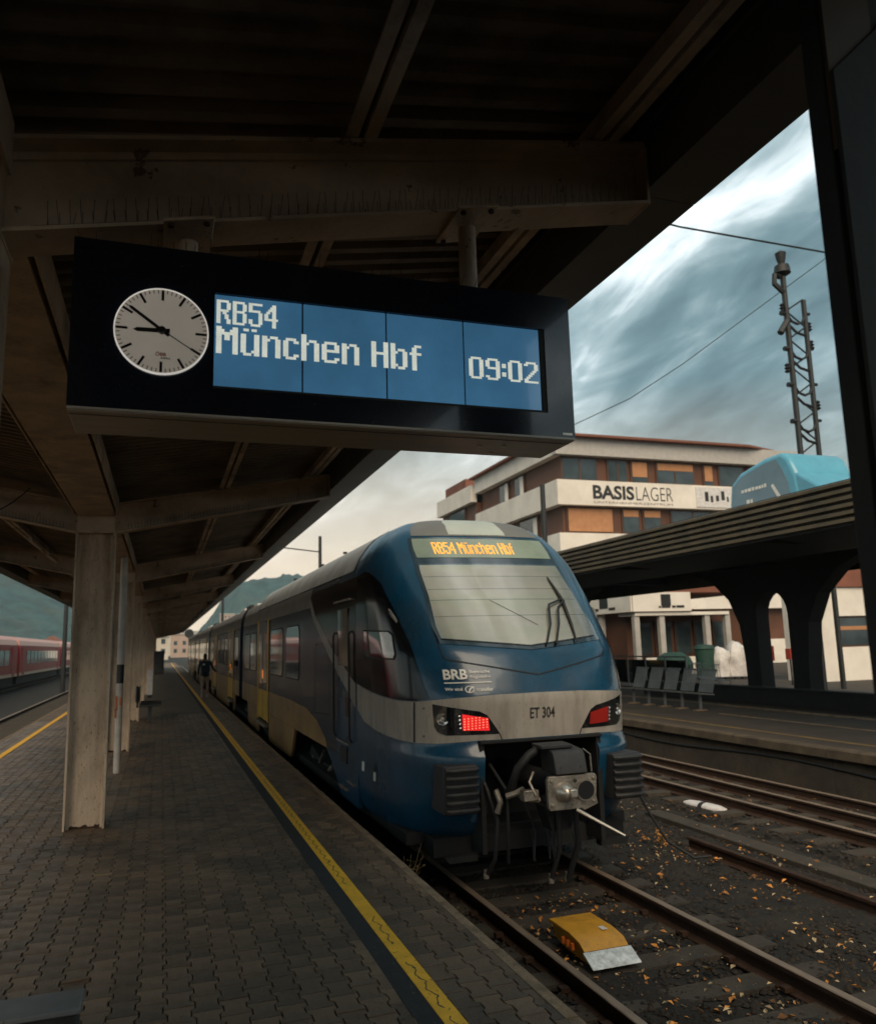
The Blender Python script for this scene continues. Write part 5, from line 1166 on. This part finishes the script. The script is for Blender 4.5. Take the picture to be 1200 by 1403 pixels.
# glass railing beside the kiosk
rl = thing('glass_railing', 'glass railing with thin metal posts in front of the kiosk', 'railing', (17, 24, 0))
for i in range(6): box('railing_post', 'mesh_metal', rl, 18.0, 18.05, 25.0 + i * 1.3, 25.05 + i * 1.3, 0, 1.15)
for i in range(5): MB().box(18.02, 18.03, 25.08 + i * 1.3, 26.27 + i * 1.3, .12, 1.05).build('glass_panel', 'pane_glass', rl)
box('handrail', 'mesh_metal', rl, 17.99, 18.06, 25.0, 31.6, 1.15, 1.20)
# kiosk
kk = thing('kiosk', 'white kiosk with dark square logos on its fascia and a veranda', 'kiosk', (22, 34, 0))
box('wall', 'brown_panelling', kk, 21.6, 29.0, 34.6, 40, 0, 3.2)
box('fascia', 'white_render', kk, 21.05, 24.3, 33.0, 33.12, 3.14, 4.05); box('fascia', 'white_render', kk, 21.0, 21.12, 33.121, 39.5, 3.14, 4.05)
box('roof', 'roof_tile', kk, 21.2, 29.0, 33.2, 40, 4.05, 4.4); box('veranda_roof', 'white_render', kk, 21.2, 26.6, 33.13, 34.6, 2.95, 3.10)
for i, x in enumerate((21.2, 22.6, 25.2, 26.4)): box('column', 'grey_fascia', kk, x, x + .28, 33.2, 33.45, 0, 2.95)
box('column', 'grey_fascia', kk, 21.15, 21.4, 36.2, 36.5, 0, 3.14)
for i in range(5):
    x = 22.0 + i * 1.15; wf = box('window', 'brown_frame', kk, x, x + 1.0, 34.5, 34.59, 1.0, 2.7); box('pane', 'window_glass', wf, x + .08, x + .92, 34.47, 34.499, 1.08, 2.62)
    if i in (0, 1, 2): box('counter_panel', 'white_render', kk, x - .1, x + .98, 33.5, 33.56, .1, .95)
for y0, x0 in ((0, 22.55),):
    box('logo', 'dark_print', kk, 22.6, 23.15, 32.985, 33.0, 3.40, 3.95); box('logo', 'dark_print', kk, 20.985, 21.0, 35.2, 36.0, 3.40, 3.95)
for x0, x1 in ((22.45, 22.58), (22.62, 23.1), (23.2, 23.4), (23.45, 23.9)): box('logo_print', 'dark_print', kk, x0, x1, 32.98, 32.984, 3.30, 3.38 + random.uniform(0, .08))
for y0, y1 in ((34.5, 35.1), (36.1, 36.9), (37.0, 37.6)): box('logo_print', 'dark_print', kk, 20.98, 20.984, y0, y1, 3.30, 3.42)
# things in front of the kiosk
def blob(name, m, lab, cat, x, yy, z0, prof, group=None):
    t = thing(name, lab, cat, (x, yy, z0), group); q = MB(); q.lathe([(r, h) for r, h in prof], (x, yy, z0), (0, 0, 1), 16); q.build('cover' if name != 'waste_bin' else 'bin_body', m, t); return t
blob('round_tent', 'green_cloth', 'rounded dark green cover on the kiosk forecourt', 'cover', 21.4, 30.6, 0, [(.02, 1.25), (.4, 1.22), (.72, 1.0), (.85, .7), (.75, .35), (.5, .1), (.5, 0)][::-1])
blob('waste_bin', 'green_cloth', 'teal green bin beside the rounded cover', 'bin', 22.9, 30.4, 0, [(.38, 0), (.42, 1.3), (.46, 1.35), (.40, 1.5), (.05, 1.55)])
def bundle(x, yy, hh, w, lab):
    t = thing('wrapped_chairs', lab, 'furniture', (x, yy, 0), 'wrapped furniture at the kiosk'); q = MB(); vs = []; n_, k_ = 14, 9
    for a in range(k_):
        f_ = a / (k_ - 1)
        for b in range(n_):
            an = 6.283 * b / n_; r_ = w * (1 - .25 * f_ ** 3) * (1 + .35 * noise.noise(Vector((math.cos(an) * 1.5 + x, math.sin(an) * 1.5, f_ * 2.5)))) * (.55 if a == k_ - 1 else 1)
            vs.append((x + r_ * math.cos(an), yy + r_ * math.sin(an), .12 + f_ * hh * (1 + .12 * noise.noise(Vector((an, x, 1))))))
    q.add(vs, [(a * n_ + b, a * n_ + (b + 1) % n_, (a + 1) * n_ + (b + 1) % n_, (a + 1) * n_ + b) for a in range(k_ - 1) for b in range(n_)] + [tuple(range((k_ - 1) * n_, k_ * n_))]); q.build('plastic_wrap', 'white_plastic', t)
    for a in (-.2, .2): box('leg', 'dark_steel', t, x + a - .03, x + a + .03, yy - .03, yy + .03, 0, .2)
bundle(23.55, 30.2, 1.25, .42, 'white wrapped chair stack nearest the green bin'); bundle(24.3, 30.0, 1.45, .46, 'tallest white wrapped chair stack by the kiosk'); bundle(24.95, 29.7, 1.05, .36, 'low white wrapped chair stack beside the red sign')
rs = thing('red_sign', 'small red board standing by the dark pier', 'sign', (25.4, 29.2, 0)); box('panel', 'red_cloth', rs, 25.2, 25.65, 29.18, 29.22, .75, 1.4); box('leg', 'dark_steel', rs, 25.38, 25.45, 29.19, 29.21, 0, .75)
os_ = thing('orange_box', 'small orange box on a frame seen through the arch', 'box', (22.6, 24.8, 0)); box('box_body', 'red_cloth', os_, 22.45, 22.8, 24.7, 24.95, .95, 1.35); 
for x in (22.48, 22.74): box('leg', 'dark_steel', os_, x, x + .04, 24.75, 24.8, 0, .95)
for i, (x, yy, lab) in enumerate(((17.2, 22.2, 'wire chair at the near end of the tangled row by the pier'), (17.6, 23.4, 'wire chair in the middle of the tangled row by the pier'), (18.1, 24.4, 'wire chair at the back of the tangled row by the pier'))):
    t = thing('wire_chair', lab, 'chair', (x, yy, 0), 'wire chairs by the pier')
    q = MB(); q.box(x, x + .5, yy, yy + .5, .44, .47); q.build('seat', 'mesh_metal', t); q = MB()
    for k in range(5): q.tube([(x + .05 + k * .1, yy + .48, .47), (x + .05 + k * .1, yy + .56, .95)], .01, 5)
    q.tube([(x, yy + .56, .95), (x + .5, yy + .56, .95)], .014, 5); q.build('backrest', 'mesh_metal', t)
    for a in (.03, .47):
        for b in (.03, .47): MB().tube([(x + a, yy + b, 0), (x + a, yy + b, .45)], .013, 6).build('leg', 'mesh_metal', t)
# white building right
wbd = thing('white_hall', 'low white building with a brown roof at the right edge', 'building', (28, 28, 0))
box('wall', 'white_render', wbd, 24.7, 25.6, 25.5, 27.4, 0, 3.72); box('wall', 'white_render', wbd, 25.601, 34, 25.5, 27.4, 0, 1.32); box('wall', 'white_render', wbd, 25.601, 34, 25.5, 27.4, 2.56, 3.72)
wf = box('window', 'brown_frame', wbd, 25.62, 34, 25.62, 25.7, 1.33, 2.55); box('pane', 'window_glass', wf, 25.7, 33.9, 25.6, 25.619, 1.4, 2.48); box('mullion', 'brown_frame', wf, 27.4, 27.5, 25.58, 25.599, 1.33, 2.55)
box('blind', 'orange_blind', wf, 25.75, 29, 25.60 - .02, 25.60 - .004, 2.0, 2.15)
q = MB(); q.prism([(25.3, 3.73), (25.4, 4.2), (25.9, 4.6), (27, 4.75), (34, 4.8), (34, 3.73)], 'y', 25.4, 27.5); q.build('roof', 'roof_tile', wbd, angle=20)

# office building with the lettering
ob = thing('office_building', 'brown and white office block with lettering along its white balcony band', 'building', (30, 50, 0))
BX, BY = 23.7, 45.0; BX1 = 44.0
box('core', 'brown_panelling', ob, BX + .6, BX1, BY + .6, 59.2, 0, 14.2)
lv = [(13.8, 14.95, 'grey_fascia'), (10.48, 12.12, 'white_render'), (7.2, 8.65, 'white_render'), (3.7, 5.3, 'white_render'), (0, 1.6, 'white_render')]
for z0, z1, m in lv:
    box('balcony_band', m, ob, BX, BX1, BY, BY + .58, z0, z1); box('balcony_band', m if m != 'grey_fascia' else 'white_render', ob, BX, BX + .58, BY + .581, 59.3, z0, z1)
roofp = [(BX - .4, BY - .5), (38.6, BY - .5), (41.5, BY + .4), (43.6, BY + 2.5), (45, BY + 6), (45, 59.5), (BX - .4, 59.5)]
q = MB(); q.prism(roofp, 'z', 14.951, 15.1); q.build('roof_slab', 'roof_tile', ob)
def win(par, x0, x1, z0, z1, yf, blind=0.0, bars=()):
    f_ = box('window', 'brown_frame', par, x0, x1, yf - .10, yf - .002, z0, z1); box('pane', 'window_glass', f_, x0 + .12, x1 - .12, yf - .125, yf - .101, z0 + .12, z1 - .12)
    for b in bars: box('glazing_bar', 'brown_frame', f_, b - .06, b + .06, yf - .15, yf - .126, z0, z1)
    if blind: box('blind', 'orange_blind', f_, x0 + .13, x1 - .13, yf - .16, yf - .127, z1 - .12 - (z1 - z0 - .24) * blind, z1 - .12)
yf = BY + .6
for x0, x1, bl, bars in ((24.3, 27.0, 0, (25.65,)), (27.7, 29.3, 0, (28.5,)), (29.5, 30.9, .75, ()), (31.5, 34.6, .35, (33.0,)), (35.3, 36.2, .8, ()), (36.6, 38.8, 0, ()), (39.1, 39.6, 1.0, ())): win(ob, x0, x1, 12.15, 13.75, yf, bl, bars)
for x0, x1, bl, bars in ((24.5, 28.0, 1.0, ()), (28.6, 30.0, .3, ()), (30.2, 31.7, .3, ()), (32.4, 36.0, 0, (34.2,)), (36.6, 40, 0, (38,))): win(ob, x0, x1, 8.7, 10.44, yf, bl, bars)
for x0 in (24.5, 28.5, 32.5, 36.5): win(ob, x0, x0 + 3, 5.35, 7.1, yf, random.choice((0, .5, 1)), (x0 + 1.5,))
for y0, y1, z0, z1 in ((50.9, 52.6, 12.15, 13.75), (53.6, 55.4, 12.15, 13.75), (49, 52, 8.7, 10.4), (54, 57, 8.7, 10.4)):
    f_ = box('window', 'brown_frame', ob, BX + .5, BX + .598, y0, y1, z0, z1); box('pane', 'window_glass', f_, BX + .47, BX + .499, y0 + .1, y1 - .1, z0 + .1, z1 - .1); box('curtain', 'white_render', f_, BX + .44, BX + .469, y0 + .15, y0 + .7, z0 + .15, z1 - .15)
ob2 = thing('stair_block', 'lower white stair block behind the lettered office building', 'building', (24, 63, 0))
box('wall', 'brown_panelling', ob2, BX + .3, 40, 59.6, 68, 0, 13.9); box('parapet', 'white_render', ob2, BX - .2, 40, 59.6, 68.2, 13.2, 14.6); box('parapet', 'white_render', ob2, BX - .2, 40, 59.58, 68.2, 9.6, 11.4)
wf = box('window', 'brown_frame', ob2, BX + .2, BX + .298, 62, 66, 11.5, 13.1); box('pane', 'window_glass', wf, BX + .17, BX + .199, 62.2, 65.8, 11.6, 13.0)
box('roof_edge', 'roof_tile', ob2, BX - .1, 40, 61, 66, 14.6, 15.4)
def wall_text(par, name, s, x0, x1, z0, z1, yy, m, off=0.0):
    vs, fs = text2d(s, 1, off); vs = fit(vs, x0, x1, z0, z1); q = MB(); q.add([(a, yy, b) for a, b in vs], fs); return q.build(name, m, par, smooth=False)
wall_text(ob, 'lettering', 'BASIS', 26.25, 29.35, 10.90, 11.84, BY - .012, 'dark_print', .035)
wall_text(ob, 'lettering', 'LAGER', 29.50, 32.35, 10.90, 11.84, BY - .012, 'dark_print', -.012)
wall_text(ob, 'lettering', 'UNTERNEHMERZENTRUM', 26.3, 32.3, 10.62, 10.76, BY - .012, 'brown_frame', -.005)
sp_ = box('sign_panel', 'white_plastic', ob, 34.2, 38.4, BY - .06, BY - .004, 10.6, 12.0)
for i in range(7):
    x = 34.9 + i * .45; z0 = 10.95 + random.uniform(0, .2); box('sign_print', 'dark_print', sp_, x, x + random.uniform(.1, .3), BY - .07, BY - .0605, z0, z0 + random.uniform(.3, .7))

# mast, catenary posts, signals, wires
ms = thing('lattice_mast', 'tall dark ladder-like lattice mast against the clouds', 'mast', (21.6, 22, 0))
L0, L1 = (21.25, 22.0), (22.15, 22.0)
MB().tube([(21.30, 22, 0), (21.32, 22, 15.0)], .10, 8).build('upright', 'mast', ms); MB().tube([(22.13, 22, 0), (22.16, 22, 14.1)], .09, 8).build('upright', 'mast', ms)
z = 6.0; i = 0
while z < 14:
    q = MB(); q.tube([(21.32, 22, z), (21.5, 21.98, z - .28), (21.75, 21.97, z - .36), (22.0, 21.98, z - .25), (22.15, 22, z + .02)] if i % 2 else [(21.32, 22, z + .3), (21.7, 22, z), (22.15, 22, z - .1)], .05, 6); q.build('rung', 'mast', ms)
    if i % 2: 
        q = MB(); q.tube([(21.05, 22, z), (21.3, 22, z)], .09, 6); q.build('insulator', 'mast', ms); q = MB(); q.tube([(22.15, 22, z + .1), (22.38, 22, z + .1)], .06, 6); q.build('insulator', 'mast', ms)
    z += .68; i += 1
for i in range(16):
    z0 = 5.5 + i * .54; q = MB(); q.tube([(21.32, 22.02, z0), (22.15, 22.02, z0 + .54)] if i % 2 else [(22.15, 22.02, z0), (21.32, 22.02, z0 + .54)], .032, 5); q.build('brace', 'mast', ms)
for zz, xx, ln in ((12.9, 22.3, .25), (13.5, 21.15, .3), (11.2, 21.1, .28), (9.9, 22.32, .22), (12.2, 22.32, .24)):
    q = MB(); q.lathe([(.04, 0), (.11, .06), (.05, .12), (.11, .18), (.05, .24), (.10, .30), (.03, .36)], (xx, 22, zz), (0, 0, 1), 8); q.build('insulator', 'mast', ms)
q = MB(); q.lathe([(.05, 0), (.30, .15), (.26, .45), (.1, .5), (.16, .7), (.20, .95), (.05, 1.05)], (21.32, 22, 14.9), (0, 0, 1), 12); q.build('lamp_head', 'mast', ms)
q = MB(); q.tube([(21.3, 22, 14.3), (20.9, 22, 14.6), (20.95, 22, 14.95), (21.2, 22, 14.9)], .10, 6); q.build('bracket', 'mast', ms); q = MB(); q.tube([(21.32, 22, 13.2), (20.95, 22, 12.7)], .12, 6); q.build('bracket', 'mast', ms)
for x, yy, h_, lab in ((11.2, 60, 10.2, 'dark catenary post behind the train roof'), (5.75, 84, 8.4, 'distant catenary post above the rear carriages'), (-6.2, 60, 9, 'grey catenary post in front of the left hillside'), (17.35, 34.5, 9.4, 'short dark post rising behind the far canopy')):
    t = thing('catenary_post', lab, 'post', (x, yy, 0)); MB().tube([(x, yy, -.7), (x, yy, h_)], [.16, .12], 10).build('shaft', 'mast', t)
    if h_ > 8 and x > 0 and x < 12: MB().tube([(x, yy, h_ - 1.2), (x - 2.8, yy, h_ - .9)], .05, 6).build('arm', 'mast', t)
sgp = thing('signal', 'black round-headed signal at the end of the platform', 'signal', (5.2, 170, 0)); MB().tube([(5.2, 170, -.7), (5.2, 170, 4.6)], .12, 8).build('post', 'mast', sgp)
q = MB(); q.lathe([(0, .2), (.85, .2), (.9, 0), (.85, -.1), (0, -.1)], (5.2, 169.8, 5.2), (0, -1, 0), 20); q.build('signal_head', 'black', sgp)
for nm_, pts, r, lab in (('overhead_wire', [(-4.0, 13.5, 11.9), (3.0, 13.5, 11.35), (10.77, 14, 11.03), (15.2, 14, 11.0), (28, 14.5, 11.6)], .022, 'overhead wire crossing the clouds beside the canopy edge'),
                    ('contact_wire', [(9.0, 40, 6.4), (9.0, 60, 6.3), (9.0, 110, 6.2)], .012, 'contact wire above the far track'),
                    ('slack_cable', [(24.0, 46.5, 15.3), (28.2, 43, 17.2), (31.5, 41.5, 19.4), (46, 34, 30.5)], .028, 'slack cable rising from the office roof into the clouds'),
                    ('catenary_wire', [(3.8, 30, 7.2), (3.8, 60, 6.2), (3.8, 110, 6.4)], .015, 'wire above the blue train')):
    o = MB().tube(pts, r, 6).build(nm_, 'wire', None); tag(o, lab, 'wire')

# ------------------------------------------------------------------ far hills and town
def hill(name, fn, x0, x1, y0, y1, nx, ny, label):
    v = []
    for j in range(ny):
        for i in range(nx):
            x = x0 + (x1 - x0) * i / (nx - 1); yy = y0 + (y1 - y0) * j / (ny - 1); z = fn(x, yy)
            if z > 2: z += 6 * noise.noise(Vector((x * .05, yy * .05, 0))) + 4.0 * abs(noise.noise(Vector((x * .21, yy * .21, 5))))
            v.append((x, yy, z - 4))
    q = MB(); q.add(v, [(j * nx + i, j * nx + i + 1, (j + 1) * nx + i + 1, (j + 1) * nx + i) for j in range(ny - 1) for i in range(nx - 1)])
    o = q.build(name, 'forest', None, smooth=True, angle=180); tag(o, label, None, kind='structure')
def g_(x, c, w): return math.exp(-((x - c) / w) ** 2)
hill('hill', lambda x, y: 88 * min(.93, g_(x, 105, 55) * .85 + g_(x, 160, 60) * .75) * g_(y, 1050, 150) + 40 * g_(x, 330, 200) * g_(y, 1150, 200), -120, 600, 700, 1400, 180, 110, 'wooded hill rising behind the far end of the blue train')
hill('hillside', lambda x, y: 185 * g_(x, -330, 230) * g_(y, 1050, 260) + 14 * g_(x, -120, 70) * g_(y, 900, 150), -900, -20, 600, 1400, 200, 120, 'dark wooded hillside behind the red train')
def house(x, yy, w, d, h, wallm, lab, z=0, roof=True):
    t = thing('house', lab, 'house', (x, yy, z), 'houses of the town'); box('wall', wallm, t, x - w / 2, x + w / 2, yy, yy + d, z - 3, z + h)
    if roof: q = MB(); q.prism([(x - w / 2 - .5, z + h), (x + w / 2 + .5, z + h), (x, z + h + w * .32)], 'y', yy - .5, yy + d + .5); q.build('roof', 'roof_tile', t)
    else: box('roof', 'grey_fascia', t, x - w / 2 - .3, x + w / 2 + .3, yy - .3, yy + d + .3, z + h, z + h + .6)
    nf_ = max(1, int(h / 3)); nw = max(2, int(w / 3))
    for k in range(nf_):
        for i in range(nw):
            xx = x - w / 2 + (i + .5) * w / nw; box('window', 'window_glass', t, xx - .6, xx + .6, yy - .08, yy - .004, z + k * 3 + 1, z + k * 3 + 2.5)
for a in ((-4, 260, 12, 12, 6, 'house_cream', 'cream house at the end of the platform', 0, False), (-14, 330, 18, 14, 8, 'house_white', 'white apartment house left of the platform end', 0, False), (10, 330, 13, 12, 8, 'house_pink', 'pink house behind the signal', 0, False), (4, 430, 26, 14, 11, 'house_cream', 'long cream block filling the end of the view', 0, False),
          (34, 480, 11, 10, 6, 'house_pink', 'pink house at the foot of the hill', 6, False), (45, 560, 12, 10, 7, 'house_cream', 'cream house higher on the slope above the train', 13, False), (26, 420, 9, 8, 6, 'house_white', 'white house just above the rear carriages', 3, False), (52, 700, 12, 10, 7, 'house_pink', 'topmost pink house on the slope', 24, False),
          (-70, 400, 14, 10, 3, 'house_white', 'low white house behind the red train', 2, False), (-49, 420, 16, 10, 3.4, 'house_white', 'white gabled house beside the grey catenary post', 2)):
    house(*a)

# ------------------------------------------------------------------ air
def haze():
    m = bpy.data.materials.new('haze_air'); m.use_nodes = True; N, L = m.node_tree.nodes, m.node_tree.links; N.clear()
    v = N.new('ShaderNodeVolumePrincipled'); v.inputs['Color'].default_value = (0.62, 0.90, 1.0, 1); v.inputs['Density'].default_value = 0.00022; v.inputs['Anisotropy'].default_value = 0.0
    o = N.new('ShaderNodeOutputMaterial'); L.new(v.outputs[0], o.inputs['Volume']); MATS['haze_air'] = m
    b = MB().box(-920, 920, -60, 1450, -6, 215).build('haze', 'haze_air', None, smooth=False); tag(b, 'thin bluish haze in the air over the valley', None, kind='stuff')
    m.cycles.homogeneous_volume = True if hasattr(m.cycles, 'homogeneous_volume') else False
haze()
